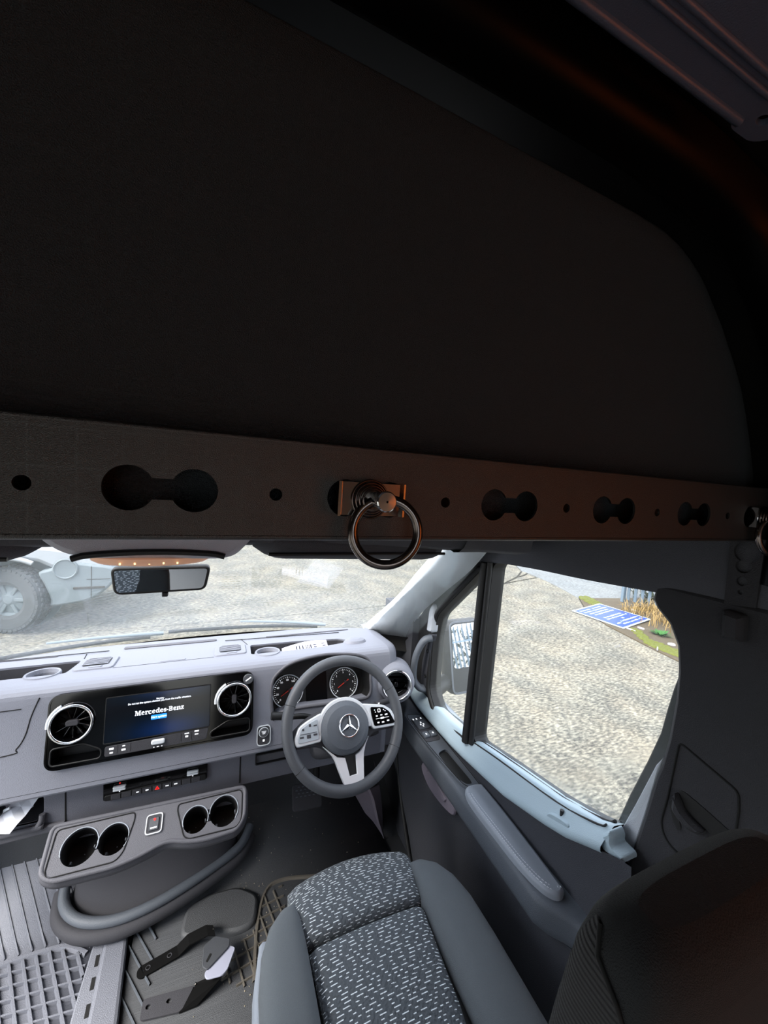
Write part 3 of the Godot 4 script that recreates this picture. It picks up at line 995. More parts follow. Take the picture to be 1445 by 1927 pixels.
func make_driver_door() -> void:
	var o := thing("door_1", "driver's door with tall window, pale armrest pad and switch panel", "door")
	o.remove_meta("category")
	o.set_meta("kind", "structure")
	var main := rounded(V2([0.985, 0.732, 0.858, 0.762, 0.643, 0.807, 0.530, 0.846, 0.505, 0.866, 0.495, 0.892, 0.482, 0.956, 0.455, 1.056, 0.439, 1.125, 0.434, 1.165, 0.4285, 1.212, 0.30, 1.235, 0.30, 1.42, 0.64, 1.42, 0.968, 1.345]), 0.03)
	var quarter := rounded(V2([1.014, 0.728, 1.225, 0.692, 1.285, 0.75, 1.289, 0.965, 1.268, 1.065, 1.03, 1.30, 1.014, 1.30]), 0.03)
	# frame of the door above the belt
	carve("window_frame", [V2([0.515, 0.66, 1.50, 0.66, 1.50, 0.90, 1.09, 1.405, 0.62, 1.405, 0.515, 0.90]), SD(0.80), 0.0, 0.05], [[main, SD(0.80), -0.1, 0.2], [quarter, SD(0.80), -0.1, 0.2]], M.rubber, o)
	var s := st()
	prism(s, V2([1.0, 0.722, 0.858, 0.752, 0.643, 0.797, 0.52, 0.836, 0.48, 0.90, 0.455, 1.0, 0.435, 1.08, 0.41, 1.2, 0.40, 1.40, 0.64, 1.41, 0.98, 1.35]), 0.036, 0.040, 0.0, SD(0.80))
	obj("main_pane", s, M.glass, o)
	s = st()
	prism(s, inset(ccw(quarter), -0.012), 0.026, 0.030, 0.0, SD(0.80))
	obj("quarter_pane", s, M.glass, o)
	# run channel between the two panes and rubber bead round the quarter pane
	s = st()
	tube(s, V3([0.785, 0.722, -1.008, 0.785, 1.0, -1.002, 0.786, 1.34, -0.994]), 0.014, 10)
	tube(s, V3([0.79, 0.728, -0.985, 0.79, 1.0, -0.98, 0.79, 1.345, -0.972]), 0.009, 8)
	var bead := PackedVector3Array()
	for p in inset(ccw(quarter), -0.012): bead.append(Vector3(0.798, p.y, -p.x))
	tube(s, bead, 0.010, 8, true)
	obj("run_channel", s, M.rubber, o)
	s = st()
	var mb := PackedVector3Array()
	for q in V2([0.515, 0.862, 0.535, 0.845, 0.643, 0.805, 0.858, 0.760, 0.975, 0.732]): mb.append(Vector3(0.797, q.y + 0.003, -q.x))
	tube(s, spline(mb, 4), 0.0024, 6)
	for i in mb.size(): mb[i] += Vector3(0.029, -0.001, 0)
	tube(s, spline(mb, 4), 0.004, 6)
	obj("window_seal", s, M.rubber, o)
	s = st()
	prism(s, V2([0.555, 0.81, 0.535, 0.824, 0.523, 0.852, 0.506, 0.925, 0.478, 1.03, 0.461, 1.102, 0.4555, 1.151, 0.449, 1.20, 0.440, 1.25, 0.42, 1.25, 0.42, 0.95, 0.45, 0.78, 0.54, 0.76]), 0.0, 0.02, 0.0, SD(0.846), 0.003)
	obj("rear_channel", s, M.strap, o)
	# light sill below the glass
	var DS := [0.502, 0.52, 0.54, 0.59, 0.65, 0.72, 0.80, 0.9, 1.0, 1.07, 1.14, 1.23, 1.32, 1.42, 1.54]
	var DD := [0.44, 0.47, 0.50, 0.54, 0.59, 0.65, 0.72, 0.80, 0.9, 1.0, 1.07, 1.14, 1.23, 1.32, 1.42, 1.54]
	s = st()
	loft(s, side_rows(DS, func(d):
		var y0 := lut(BD, BY, d); var y1 := lut(ID, IY, d)
		return V2([0.838, y0 + 0.000, 0.812, y0 + 0.005, 0.802, y0 + 0.006, 0.796, y0 + 0.001, 0.786, lerpf(y0, y1, 0.4) + 0.003, 0.772, y1 + 0.006, 0.766, y1 - 0.002, 0.767, y1 - 0.012, 0.774, y1 - 0.02])), false, 1)
	obj("window_sill", s, M.belt, o)
	# wall of the door between sill and armrest
	s = st()
	loft(s, side_rows(DD, func(d):
		var y1 := lut(ID, IY, d)
		return V2([0.772, y1 - 0.014, 0.783, lerpf(y1 - 0.02, 0.645, 0.4), 0.787, 0.646, 0.788, 0.60])), false, 1)
	obj("upper_panel", s, M.door_low, o)
	# armrest ledge and the lower door
	s = st()
	loft(s, side_rows([0.44, 0.50, 0.54, 0.57, 0.60, 0.64, 0.72, 0.82, 0.92, 1.0, 1.1, 1.2, 1.27, 1.32, 1.36, 1.40, 1.46], func(d):
		var k := smoothstep(0.50, 0.60, d) * (1.0 - smoothstep(1.30, 1.42, d))
		var xi := lerpf(0.762, 0.702, k)
		return V2([0.79, 0.636, xi + 0.012, 0.636, xi + 0.004, 0.632, xi, 0.622, xi - 0.001 * k, 0.585, xi + 0.001, 0.572, xi + 0.008, 0.564])), false, 1)
	obj("armrest", s, M.door, o)
	s = st()
	loft(s, side_rows([0.44, 0.50, 0.56, 0.62, 0.72, 0.82, 0.92, 1.02, 1.12, 1.22, 1.32, 1.40, 1.50], func(d):
		var k := smoothstep(0.50, 0.62, d) * (1.0 - smoothstep(1.28, 1.42, d))
		var xi := lerpf(0.764, 0.708, k)
		var f := clampf((d - 1.22) / 0.3, 0.0, 1.0)
		return V2([xi, 0.566, xi + 0.018 * k, 0.552, lerpf(0.765, 0.745, k), 0.50, 0.748, 0.40, 0.744, 0.27 + 0.12 * f, 0.738, 0.20 + 0.19 * f, 0.742, 0.12 + 0.30 * f, 0.752, 0.04 + 0.42 * f, 0.80, 0.02 + 0.44 * f])), false, 1)
	obj("lower_panel", s, M.door_low, o)
	# edge seal running down the front of the door
	s = st()
	tube(s, spline(V3([0.752, 0.60, -1.47, 0.747, 0.50, -1.455, 0.745, 0.387, -1.424, 0.742, 0.238, -1.343, 0.742, 0.093, -1.249, 0.75, 0.02, -1.20])), 0.009, 8)
	obj("edge_seal", s, M.rubber, o)
	# switch panel with a finger slot cut through it
	var plate := spline2(V2([1.305, 0.712, 1.305, 0.745, 1.285, 0.775, 1.24, 0.786, 1.09, 0.786, 0.93, 0.784, 0.903, 0.778, 0.902, 0.755, 0.918, 0.732, 0.955, 0.722, 1.09, 0.711, 1.25, 0.706]), 4, true)
	var TP := Transform3D(Basis(Vector3(0, 0, -1), Vector3(1, 0, 0), Vector3(0, 1, 0)), Vector3(0, 0.636, 0))
	TP.basis = Basis(Vector3(0, 0, -1), Vector3(-1, 0, 0), Vector3(0, 1, 0))
	var flip := func(p: PackedVector2Array) -> PackedVector2Array:
		var q := PackedVector2Array()
		for v in p: q.append(Vector2(v.x, -v.y))
		return q
	var slot := rounded(V2([1.075, 0.722, 1.088, 0.764, 0.945, 0.768, 0.922, 0.762, 0.925, 0.738, 0.965, 0.722]), 0.016)
	var sp := carve("switch_panel", [flip.call(plate), TP, -0.001, 0.009], [[flip.call(slot), TP, -0.02, 0.02]], M.door, o)
	s = st()
	prism(s, flip.call(slot), 0.0005, 0.0015, 0.0, TP)
	obj("slot_well", s, M.hole, o)
	s = st()
	var edge := PackedVector3Array()
	for p in inset(ccw(flip.call(plate)), 0.004): edge.append(TP * Vector3(p.x, p.y, 0.0088))
	tube(s, edge, 0.0016, 5, true)
	obj("panel_groove", s, M.gap, o)
	# switches
	s = st()
	prism(s, flip.call(rounded(V2([1.275, 0.716, 1.28, 0.772, 1.135, 0.774, 1.135, 0.712]), 0.014)), 0.0092, 0.0105, 0.0, TP)
	obj("switch_surround", s, M.tray, o)
	s = st()
	prism(s, flip.call(rr(0.066, 0.05, 0.006, 1.235, 0.742)), 0.0105, 0.0155, 0.002, TP)
	obj("mirror_switch", s, M.leather, o)
	for k in 2:
		s = st()
		prism(s, flip.call(rr(0.03, 0.025, 0.006, 1.168, 0.727 + 0.028 * k)), 0.0105, 0.019, 0.004, TP)
		obj("window_switch", s, M.door, o)
	s = st()
	for p in [[1.262, 0.722], [1.262, 0.736], [1.262, 0.755], [1.238, 0.742], [1.226, 0.748], [1.226, 0.736], [1.216, 0.742], [1.166, 0.727], [1.166, 0.755]]:
		prism(s, flip.call(rr(0.008, 0.005, 0.001, p[0], p[1])), 0.0155, 0.0162 if p[0] > 1.2 else 0.0196, 0.0, TP)
	obj("switch_symbols", s, M.mark, o)
	# padded armrest with twin stitching
	var pad := spline2(V2([0.893, 0.714, 0.912, 0.732, 0.908, 0.776, 0.885, 0.784, 0.76, 0.782, 0.60, 0.774, 0.575, 0.768, 0.573, 0.745, 0.600, 0.724, 0.66, 0.712, 0.76, 0.709, 0.85, 0.708]), 5, true)
	s = st()
	prism(s, flip.call(pad), -0.012, 0.018, 0.008, TP)
	obj("armrest_pad", s, M.pad, o)
	s = st()
	var inner := inset(ccw(flip.call(pad)), 0.010)
	for ring in 2:
		var pts := inset(ccw(flip.call(pad)), 0.007 + 0.008 * ring)
		var path := PackedVector3Array()
		for p in pts:
			if p.y > -0.7 or -p.y < 0.745 or p.x < 0.60: path.append(TP * Vector3(p.x, p.y, 0.0182))
		var acc := 0.0
		for i in path.size() - 1:
			var a := path[i]; var b := path[i + 1]
			var l := a.distance_to(b)
			if l > 0.06: continue
			var n := int(l / 0.0056)
			for k in n:
				tube(s, PackedVector3Array([a.lerp(b, (k + 0.15) / n), a.lerp(b, (k + 0.8) / n)]), 0.0009, 4)
	obj("stitching", s, M.thread, o)
	# pull cup under the ledge
	s = st()
	var cup := spline2(V2([1.17, 0.53, 1.12, 0.575, 1.04, 0.575, 0.955, 0.545, 0.96, 0.515, 1.04, 0.495, 1.12, 0.495]), 4, true)
	prism(s, cup, -0.004, 0.004, 0.0, SD(0.722), 0.003)
	obj("handle_cup", s, M.purple, o)
	s = st()
	prism(s, rounded(V2([1.13, 0.54, 1.10, 0.565, 0.99, 0.545, 1.0, 0.525]), 0.012), -0.010, -0.003, 0.0, SD(0.722), 0.003)
	obj("release_lever", s, M.purple, o)
	# lock pin in its little plate
	s = st()
	var plate2 := spline2(V2([0.650, 0.772, 0.628, 0.766, 0.60, 0.782, 0.585, 0.80, 0.60, 0.803, 0.64, 0.788]), 4, true)
	prism(s, plate2, -0.010, 0.004, 0.0, SD(0.783), 0.002)
	obj("pin_plate", s, M.belt, o)
	s = st()
	tube(s, V3([0.786, 0.785, -0.617, 0.786, 0.812, -0.618]), 0.0045, 8)
	lathe(s, V2([0.007, 0.0, 0.007, 0.004, 0.004, 0.006]), Transform3D(FL(0).basis, Vector3(0.786, 0.783, -0.617)), 10)
	obj("lock_pin", s, M.rubber, o)
	# corner end of the sill by the rear pillar
	s = st()
	prism(s, rounded(V2([0.497, 0.873, 0.514, 0.847, 0.517, 0.83, 0.506, 0.818, 0.482, 0.822, 0.459, 0.834, 0.461, 0.845, 0.475, 0.846, 0.488, 0.847, 0.487, 0.861]), 0.006), -0.012, 0.03, 0.0, SD(0.79), 0.006)
	obj("sill_end", s, M.belt, o)
	make_side_trim()
	make_grab_handle()
	make_door_mirror()

func make_grab_handle() -> void:
	var o := thing("grab_handle", "grey curved grab handle fixed beside the small quarter window", "handle")
	var s := st()
	tube(s, spline(V3([0.792, 0.968, -1.285, 0.762, 0.955, -1.295, 0.743, 0.90, -1.31, 0.738, 0.84, -1.318, 0.742, 0.785, -1.318, 0.765, 0.752, -1.312, 0.792, 0.742, -1.31]), 6), 0.017, 12, false, 0.8)
	obj("bar", s, M.door, o)
	s = st()
	prism(s, rounded(V2([1.275, 0.985, 1.315, 0.975, 1.345, 0.84, 1.345, 0.72, 1.295, 0.72, 1.29, 0.95]), 0.014), -0.012, 0.01, 0.0, SD(0.80), 0.005)
	obj("backplate", s, M.door_low, o)
	for y in [0.80, 0.905]:
		s = st()
		lathe(s, V2([0.007, 0.0, 0.007, 0.003, 0.003, 0.004, 0.001, 0.001]), Transform3D(Basis(Vector3(0, 0, 1), Vector3(0, 1, 0), Vector3(-1, 0, 0)), Vector3(0.788, y, -1.305)), 12)
		obj("screw", s, M.black, o)
	s = st()
	prism(s, rounded(V2([1.278, 0.99, 1.325, 0.98, 1.315, 1.08, 1.29, 1.11, 1.275, 1.09]), 0.014), -0.016, 0.01, 0.0, SD(0.80), 0.007)
	obj("cover_cap", s, M.pillar, o)

func make_side_trim() -> void:
	var s := st()
	# front post and kick panel ahead of the door
	prism(s, V2([1.20, -0.02, 1.72, -0.02, 1.72, 0.88, 1.48, 0.88, 1.46, 0.50, 1.41, 0.37]), 0.0, 0.05, 0.0, SD(0.785))
	bx(s, Vector3(0.80, 0.85, -1.56), Vector3(0.06, 0.3, 0.3))
	struct("trim_6", s, M.door_low, "dark kick panel and front post ahead of the driver's door")
	# lining over the door, and rear pillar trim
	s = st()
	var rows: Array = []
	var dz := [1.10, 0.965, 0.80, 0.64, 0.50, 0.40, -0.05]
	var dy := [1.315, 1.346, 1.366, 1.377, 1.387, 1.398, 1.40]
	var dx := [0.775, 0.790, 0.795, 0.806, 0.836, 0.842, 0.845]
	for q in [[0.0, 0.0], [0.012, -0.006], [0.05, -0.004], [0.10, 0.0], [0.155, 0.012]]:
		var row := PackedVector3Array()
		for i in 7: row.append(Vector3(dx[i] + q[1], minf(dy[i] + q[0], 1.535), -dz[i]))
		rows.append(spline(row, 4))
	var under := PackedVector3Array()
	for p in rows[0]: under.append(Vector3(0.86, p.y + 0.004, p.z))
	loft(s, [under, rows[0]], false, 2)
	loft(s, rows, false, 1)
	struct("wall_upper", s, M.liner, "dark cloth-covered lining over the driver's window")
	var o := thing("pillar_trim", "large dark panel covering the door pillar behind driver's window", "trim panel")
	o.remove_meta("category")
	o.set_meta("kind", "structure")
	s = st()
	var out := V2([0.500, 1.402, 0.503, 1.372, 0.493, 1.355, 0.466, 1.332, 0.447, 1.295, 0.440, 1.25, 0.437, 1.19, 0.440, 1.11, 0.447, 1.045, 0.453, 1.02, 0.464, 0.93, 0.484, 0.79, 0.49, 0.70, 0.49, -0.02, -0.08, -0.02, -0.08, 1.42, 0.324, 1.412, 0.48, 1.409])
	prism(s, out, 0.0, 0.045, 0.0, SD(0.832), 0.008)
	obj("panel", s, M.liner_dark, o)
	# pale edge of the body seen between the trim and the glass
	s = st()
	prism(s, V2([0.447, 1.06, 0.453, 1.03, 0.466, 0.922, 0.486, 0.784, 0.515, 0.785, 0.524, 0.797, 0.489, 0.92, 0.459, 1.034]), 0.0, 0.02, 0.0, SD(0.842), 0.002)
	obj("door_shut_face", s, M.pillar, o)
	# recess with the seat-belt guide
	s = st()
	var g := PackedVector3Array()
	for p in rounded(V2([0.418, 1.115, 0.425, 0.992, 0.431, 0.937, 0.424, 0.917, 0.41, 0.905, 0.34, 0.90, 0.318, 0.94, 0.318, 1.06, 0.322, 1.09]), 0.01): g.append(Vector3(0.8315, p.y, -p.x))
	tube(s, g, 0.0022, 5, true)
	obj("panel_groove", s, M.gap, o)
	s = st()
	prism(s, rounded(V2([0.408, 1.024, 0.398, 1.028, 0.366, 1.023, 0.322, 1.014, 0.322, 0.995, 0.337, 0.984, 0.363, 0.989, 0.392, 0.996]), 0.006), -0.002, 0.001, 0.0, SD(0.832))
	prism(s, rounded(V2([0.422, 0.992, 0.414, 0.995, 0.404, 0.976, 0.395, 0.955, 0.400, 0.945, 0.411, 0.96]), 0.005), -0.002, 0.001, 0.0, SD(0.832))
	obj("belt_slot", s, M.hole, o)
	s = st()
	prism(s, rounded(V2([0.411, 1.008, 0.409, 1.022, 0.402, 1.012, 0.392, 0.998, 0.372, 0.990, 0.354, 0.988, 0.362, 0.975, 0.382, 0.970, 0.398, 0.975, 0.411, 0.985]), 0.006), -0.018, 0.0, 0.004, Transform3D(Basis(Vector3(0, 0, -1), Vector3.UP, Vector3(1, 0, 0)) , Vector3(0.832, 0, 0)), 0.006)
	obj("belt_guide", s, M.liner_dark, o)
	# height adjuster slide
	s = st()
	prism(s, rounded(V2([0.374, 1.396, 0.343, 1.394, 0.340, 1.348, 0.370, 1.342]), 0.006), -0.022, 0.0, 0.0, SD(0.832), 0.008)
	obj("height_adjuster", s, M.liner_dark, o)

func make_door_mirror() -> void:
	# stalk-mounted mirror outside the quarter window
	var o := thing("door_mirror", "tall black door mirror with two panes outside the quarter window", "mirror")
	# glass faces the driver and the rear; frame of the mirror: x to the right, z towards the viewer
	var c := Vector3(1.205, 0.70, -1.60)
	var zdir := Vector3(0.045, 0.245, 0.97).normalized()
	var xdir := Vector3.UP.cross(zdir).normalized()
	o.transform = Transform3D(Basis(xdir, zdir.cross(xdir), zdir).scaled(Vector3.ONE * 0.9), c)
	var s := st()
	var out := rr(0.235, 0.40, 0.045, 0, 0, 6)
	var rows: Array = []
	for q in [[1.0, 0.0, 0.004], [1.03, 0.0, -0.01], [1.04, 0.0, -0.05], [0.97, 0.0, -0.10], [0.75, 0.0, -0.14], [0.35, 0.0, -0.155]]:
		var row := PackedVector3Array()
		for p in out: row.append(Vector3(p.x * q[0], p.y * (1.0 - (1.0 - q[0]) * 0.7), q[2]))
		rows.append(row)
	loft(s, rows, true, 1)
	fan(s, rows[5], true)
	prism(s, out, -0.02, 0.0)
	obj("housing", s, M.black, o)
	s = st()
	band(s, out, inset(ccw(out), 0.010), -0.004, 0.007)
	obj("rim", s, M.door, o)
	s = st()
	prism(s, rr(0.205, 0.245, 0.03, 0.003, 0.060, 5), 0.0, 0.004, 0.001)
	obj("main_glass", s, M.mirror, o)
	s = st()
	prism(s, rr(0.205, 0.110, 0.03, 0.003, -0.128, 5), 0.0, 0.004, 0.001, Transform3D(Basis(Vector3(1, 0, 0), 0.10), Vector3.ZERO))
	obj("wide_glass", s, M.mirror, o)
	s = st()
	tube(s, spline(V3([-0.03, -0.13, -0.06, -0.14, -0.14, -0.05, -0.25, -0.15, 0.0, -0.36, -0.15, 0.04])), 0.05, 10, false, 0.8, 0.06)
	obj("arm", s, M.black, o)

# ---------------------------------------------------------------- dashboard
const DX := -0.15      # middle of the centre stack

func FA() -> Transform3D: return fr(Vector3(DX, 0.84, -1.24), 13)     # face of the centre stack
func FT() -> Transform3D: return fr(Vector3(DX, 0.955, -1.27), 95.6)  # top of the dashboard
func FB() -> Transform3D: return fr(Vector3(DX, 0.66, -1.24), 0)      # lower fascia
func FC() -> Transform3D: return fr(Vector3(-0.13, 0.57, -1.15), 57)  # cup-holder deck

func make_dashboard() -> void:
	var o := thing("dashboard", "wide grey plastic dashboard with open trays running under the windscreen", "dashboard")
	# body: one profile (forward, up) along the van's width, then trays and recesses cut out
	var prof := PackedVector2Array()
	for q in [[1.645, 0.70], [1.645, 0.905], [1.60, 0.920], [1.50, 0.932], [1.40, 0.942], [1.34, 0.949], [1.305, 0.9525], [1.287, 0.952], [1.274, 0.948], [1.266, 0.941], [1.262, 0.932], [1.258, 0.918], [1.205, 0.690], [1.208, 0.684], [1.216, 0.681], [1.250, 0.690], [1.250, 0.555], [1.40, 0.50], [1.40, 0.65]]:
		prof.append(Vector2(q[0], q[1]))
	var LX := Transform3D(Basis(Vector3(0, 0, -1), Vector3.UP, Vector3(1, 0, 0)), Vector3.ZERO)
	var cuts := []
	var A := FA(); var T := FT(); var B := FB()
	# trays in the top
	cuts.append([rounded(V2([-0.70, 0.095, -0.262, 0.095, -0.258, 0.12, -0.248, 0.200, -0.50, 0.196, -0.70, 0.18]), 0.012), T, -0.06, 0.04])
	cuts.append([rounded(V2([0.262, 0.085, 0.50, 0.085, 0.60, 0.105, 0.63, 0.13, 0.60, 0.160, 0.42, 0.182, 0.265, 0.186]), 0.012), T, -0.05, 0.04])
	# binnacle
	var hood := spline2(V2([0.328, -0.060, 0.322, 0.045, 0.352, 0.088, 0.402, 0.110, 0.480, 0.120, 0.548, 0.118, 0.628, 0.105, 0.668, 0.078, 0.672, 0.02, 0.668, -0.035, 0.62, -0.048, 0.42, -0.042, 0.35, -0.048]), 5, true)
	cuts.append([hood, A, -0.20, 0.06])
	# open shelf on the passenger side, and a slim tray by the wheel
	cuts.append([rounded(V2([-0.62, -0.004, -0.273, -0.004, -0.273, -0.062, -0.285, -0.074, -0.62, -0.074]), 0.01), B, -0.14, 0.06])
	cuts.append([rounded(V2([-0.256, -0.089, 0.258, -0.089, 0.258, 0.094, -0.256, 0.094]), 0.028, 6), A, -0.075, 0.06])
	# far edge follows the bowed foot of the windscreen
	var glass_foot := PackedVector2Array()
	for i in 25:
		var u := -1.05 + 2.1 * i / 24.0
		glass_foot.append(Vector2(u * 0.80, 1.652 - (0.24 if u > 0 else 0.19) * pow(absf(u), 2.4)))
	glass_foot.append(Vector2(0.84, 1.9)); glass_foot.append(Vector2(-0.84, 1.9))
	cuts.append([glass_foot, FL(0.0), 0.4, 1.2])
	var body := carve("body", [prof, LX, -0.80, 0.60], cuts, M.dash, o)
	# right-hand end turning back to the door
	var s := st()
	var ends: Array = []
	for q in [[0.60, 0.0, 0.0], [0.625, 0.012, 0.004], [0.645, 0.04, 0.016], [0.655, 0.09, 0.03], [0.657, 0.16, 0.05]]:
		var row := PackedVector3Array()
		for p in [[1.60, 0.920], [1.50, 0.932], [1.40, 0.942], [1.34, 0.949], [1.305, 0.9525], [1.287, 0.952], [1.274, 0.948], [1.266, 0.941], [1.262, 0.932], [1.258, 0.918], [1.232, 0.805], [1.205, 0.690], [1.216, 0.681], [1.25, 0.66]]:
			row.append(Vector3(q[0], p[1] - q[2], -minf(p[0] + q[1], 1.66)))
		ends.append(row)
	loft(s, ends, false, 1)
	obj("end_piece", s, M.dash, o)
	# pod carrying the outer air vent
	s = st()
	var VE := Transform3D(Basis(Vector3.UP, -0.30) * fr(Vector3.ZERO, 12).basis, Vector3(0.612, 0.838, -1.215))
	lathe(s, V2([0.075, -0.10, 0.072, -0.02, 0.062, 0.010, 0.056, 0.014, 0.052, 0.010, 0.050, -0.02]), VE, 36)
	obj("vent_pod", s, M.dash, o)
	s = st()
	torus(s, 0.051, 0.0042, VE * at(0, 0, 0.014), 40, 10)
	obj("vent_ring", s, M.chrome, o)
	s = st()
	prism(s, circ(0.05), -0.022, -0.018, 0.0, VE)
	for i in 3: bx(s, Vector3(0, -0.02 + 0.02 * i, -0.012), Vector3(0.092, 0.003, 0.014), 0.001, VE)
	bx(s, Vector3(0, 0, -0.006), Vector3(0.012, 0.018, 0.016), 0.003, VE)
	obj("vent_vanes", s, M.gloss, o)
	# floors of the trays
	s = st()
	prism(s, rounded(V2([-0.66, 0.097, -0.264, 0.097, -0.25, 0.198, -0.50, 0.194, -0.66, 0.18]), 0.012), -0.0595, -0.058, 0.0, T)
	obj("tray_mat", s, M.tray, o)
	s = st()
	prism(s, rounded(V2([0.264, 0.087, 0.50, 0.087, 0.60, 0.107, 0.628, 0.13, 0.60, 0.158, 0.42, 0.18, 0.267, 0.184]), 0.012), -0.0495, -0.048, 0.0, T)
	obj("tray_mat", s, M.tray, o)
	for q in [[rounded(V2([-0.70, 0.095, -0.262, 0.095, -0.258, 0.12, -0.248, 0.200, -0.50, 0.196, -0.70, 0.18]), 0.012), -0.058], [rounded(V2([0.262, 0.085, 0.50, 0.085, 0.60, 0.105, 0.63, 0.13, 0.60, 0.160, 0.42, 0.182, 0.265, 0.186]), 0.012), -0.048]]:
		s = st()
		var p: PackedVector2Array = inset(ccw(q[0]), 0.0006)
		for i in p.size():
			var j := (i + 1) % p.size()
			quad(s, T * Vector3(p[i].x, p[i].y, q[1]), T * Vector3(p[j].x, p[j].y, q[1]), T * Vector3(p[j].x, p[j].y, -0.006), T * Vector3(p[i].x, p[i].y, -0.006), 1)
		obj("tray_wall", s, M.tray, o)
	# round cup rings at the inner end of both trays
	for k in 2:
		var cx: float = [-0.318, 0.318][k]
		var cy: float = [0.108, 0.092][k]
		s = st()
		lathe(s, V2([0.033, -0.05, 0.034, -0.008, 0.037, 0.003, 0.042, 0.004, 0.044, 0.0, 0.044, -0.03]), T * at(cx, cy, 0.0), 36)
		obj("cup_ring", s, M.dash, o)
	# loudspeaker grilles: raised surround with slats
	for k in 2:
		var g := Node3D.new()
		g.name = "speaker_grille"
		o.add_child(g, true)
		var cx: float = [-0.196, 0.196][k]
		var w: float = [0.086, 0.086][k]
		g.transform = T * at(cx, 0.150, 0.001)
		s = st()
		prism(s, rr(w + 0.018, 0.100, 0.014), -0.004, 0.0035, 0.002)
		obj("surround", s, M.dash, g)
		s = st()
		prism(s, rr(w - 0.016, 0.066, 0.012, 0.0, 0.008), 0.0030, 0.0038)
		obj("grille_back", s, M.hole, g)
		for i in 6:
			s = st()
			bx(s, Vector3(0.0, -0.018 + i * 0.0108, 0.0062), Vector3(w - 0.018 - (0.012 if i == 5 else 0.0), 0.0050, 0.0016), 0.0005)
			obj("slat", s, M.dash, g)
		s = st()
		prism(s, rr(0.036, 0.012, 0.006, 0.004, -0.036), 0.0035, 0.006, 0.0015)
		obj("finger_catch", s, M.dash, g)
	# grooves between the mouldings
	s = st()
	for line in [[-0.60, 0.262, -0.19, 0.268], [0.18, 0.262, 0.62, 0.262 - 0.03]]:
		tube(s, PackedVector3Array([T * Vector3(line[0], line[1], 0.0015), T * Vector3(line[2], line[3], 0.0015)]), 0.0014, 4)
	for line in [[-0.252, 0.262, -0.246, 0.212], [0.238, 0.262, 0.256, 0.196], [-0.143, 0.098, 0.143, 0.098]]:
		tube(s, PackedVector3Array([T * Vector3(line[0], line[1], 0.0), T * Vector3(line[2], line[3], 0.0)]), 0.0013, 4)
	var gl := PackedVector3Array()
	for p in spline2(V2([-0.277, 0.120, -0.288, 0.088, -0.300, 0.049, -0.309, 0.003, -0.325, -0.027, -0.350, -0.040, -0.62, -0.048]), 5): 
		if p.y < 0.0975: gl.append(A * Vector3(p.x, p.y, 0.0002))
	tube(s, gl, 0.0015, 4)
	tube(s, PackedVector3Array([A * Vector3(-0.6, 0.072, 0.0002), A * Vector3(-0.322, 0.072, 0.0002)]), 0.0013, 4)
	for x in [-0.2245, 0.233]:
		tube(s, PackedVector3Array([Vector3(DX + x, 0.683, -1.2462), Vector3(DX + x, 0.565, -1.2462)]), 0.002, 4)
	tube(s, PackedVector3Array([Vector3(DX - 0.60, 0.700, -1.2075), Vector3(DX + 0.74, 0.700, -1.2075)]), 0.0006, 4)
	obj("groove", s, M.gap, o)
	# flap in the middle of the top and demister slot at the glass
	s = st()
	prism(s, rr(0.075, 0.012, 0.005, 0.02, 0.112), 0.0, 0.002, 0.001, T)
	obj("catch", s, M.dash, o)
	s = st()
	prism(s, rr(0.30, 0.022, 0.01, 0.0, 0.285), 0.0, 0.002, 0.001, T)
	obj("demister_vent", s, M.dash_dark, o)
	for x in [-0.5, 0.5]:
		s = st()
		prism(s, rr(0.34, 0.010, 0.004, x, 0.29 - 0.05 * absf(x)), 0.0, 0.0015, 0.0, T)
		obj("demister_vent", s, M.dash_dark, o)
	# plate over the lower dash face, its colour darkened to paint in shade
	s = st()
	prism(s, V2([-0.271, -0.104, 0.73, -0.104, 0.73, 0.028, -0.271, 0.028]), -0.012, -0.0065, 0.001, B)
	obj("shade_plate", s, mat(Color(0.36, 0.365, 0.40), 0.65, 0.0, 0.4, 14.0), o)
	# rounded cover at the right end of the tray
	s = st()
	lathe(s, V2([0.048, -0.03, 0.046, 0.004, 0.038, 0.013, 0.02, 0.018, 0.001, 0.019]), T * Transform3D(Basis().scaled(Vector3(1.0, 0.7, 1.0)), Vector3(0.648, 0.105, -0.004)), 24)
	obj("sensor_dome", s, M.dash, o)
	# hood lip round the instruments
	s = st()
	var lipf := PackedVector3Array()
	for p in hood: lipf.append(A * Vector3(p.x, p.y, -0.002))
	tube(s, lipf, 0.0055, 8, true)
	obj("hood_lip", s, M.dash_dark, o)
	s = st()
	var hr: Array = []
	var h0 := PackedVector3Array(); var h1 := PackedVector3Array()
	for p in hood:
		h0.append(A * Vector3(p.x, p.y, -0.004))
		var c := Vector2(0.497, 0.035)
		var q := c + (p - c) * 0.93
		h1.append(A * Vector3(q.x, q.y - 0.01, -0.085))
	loft(s, [h0, h1], true, 1)
	obj("hood_lining", s, M.black, o)
	# shelf on the passenger side: lining and rounded rail
	s = st()
	bx(s, Vector3(-0.45, 0.585, -1.315), Vector3(0.36, 0.006, 0.13))
	bx(s, Vector3(-0.45, 0.62, -1.376), Vector3(0.36, 0.08, 0.006))
	obj("shelf_lining", s, M.tray, o)
	s = st()
	tube(s, spline(V3([-0.80, 0.577, -1.235, -0.45, 0.577, -1.235, -0.433, 0.581, -1.236, -0.425, 0.595, -1.238, -0.424, 0.61, -1.24])), 0.007, 8)
	prism(s, V2([-0.66, -0.120, -0.225, -0.105, -0.225, -0.085, -0.66, -0.086]), -0.08, 0.004, 0.004, B)
	obj("shelf_rail", s, M.dash_dark, o)
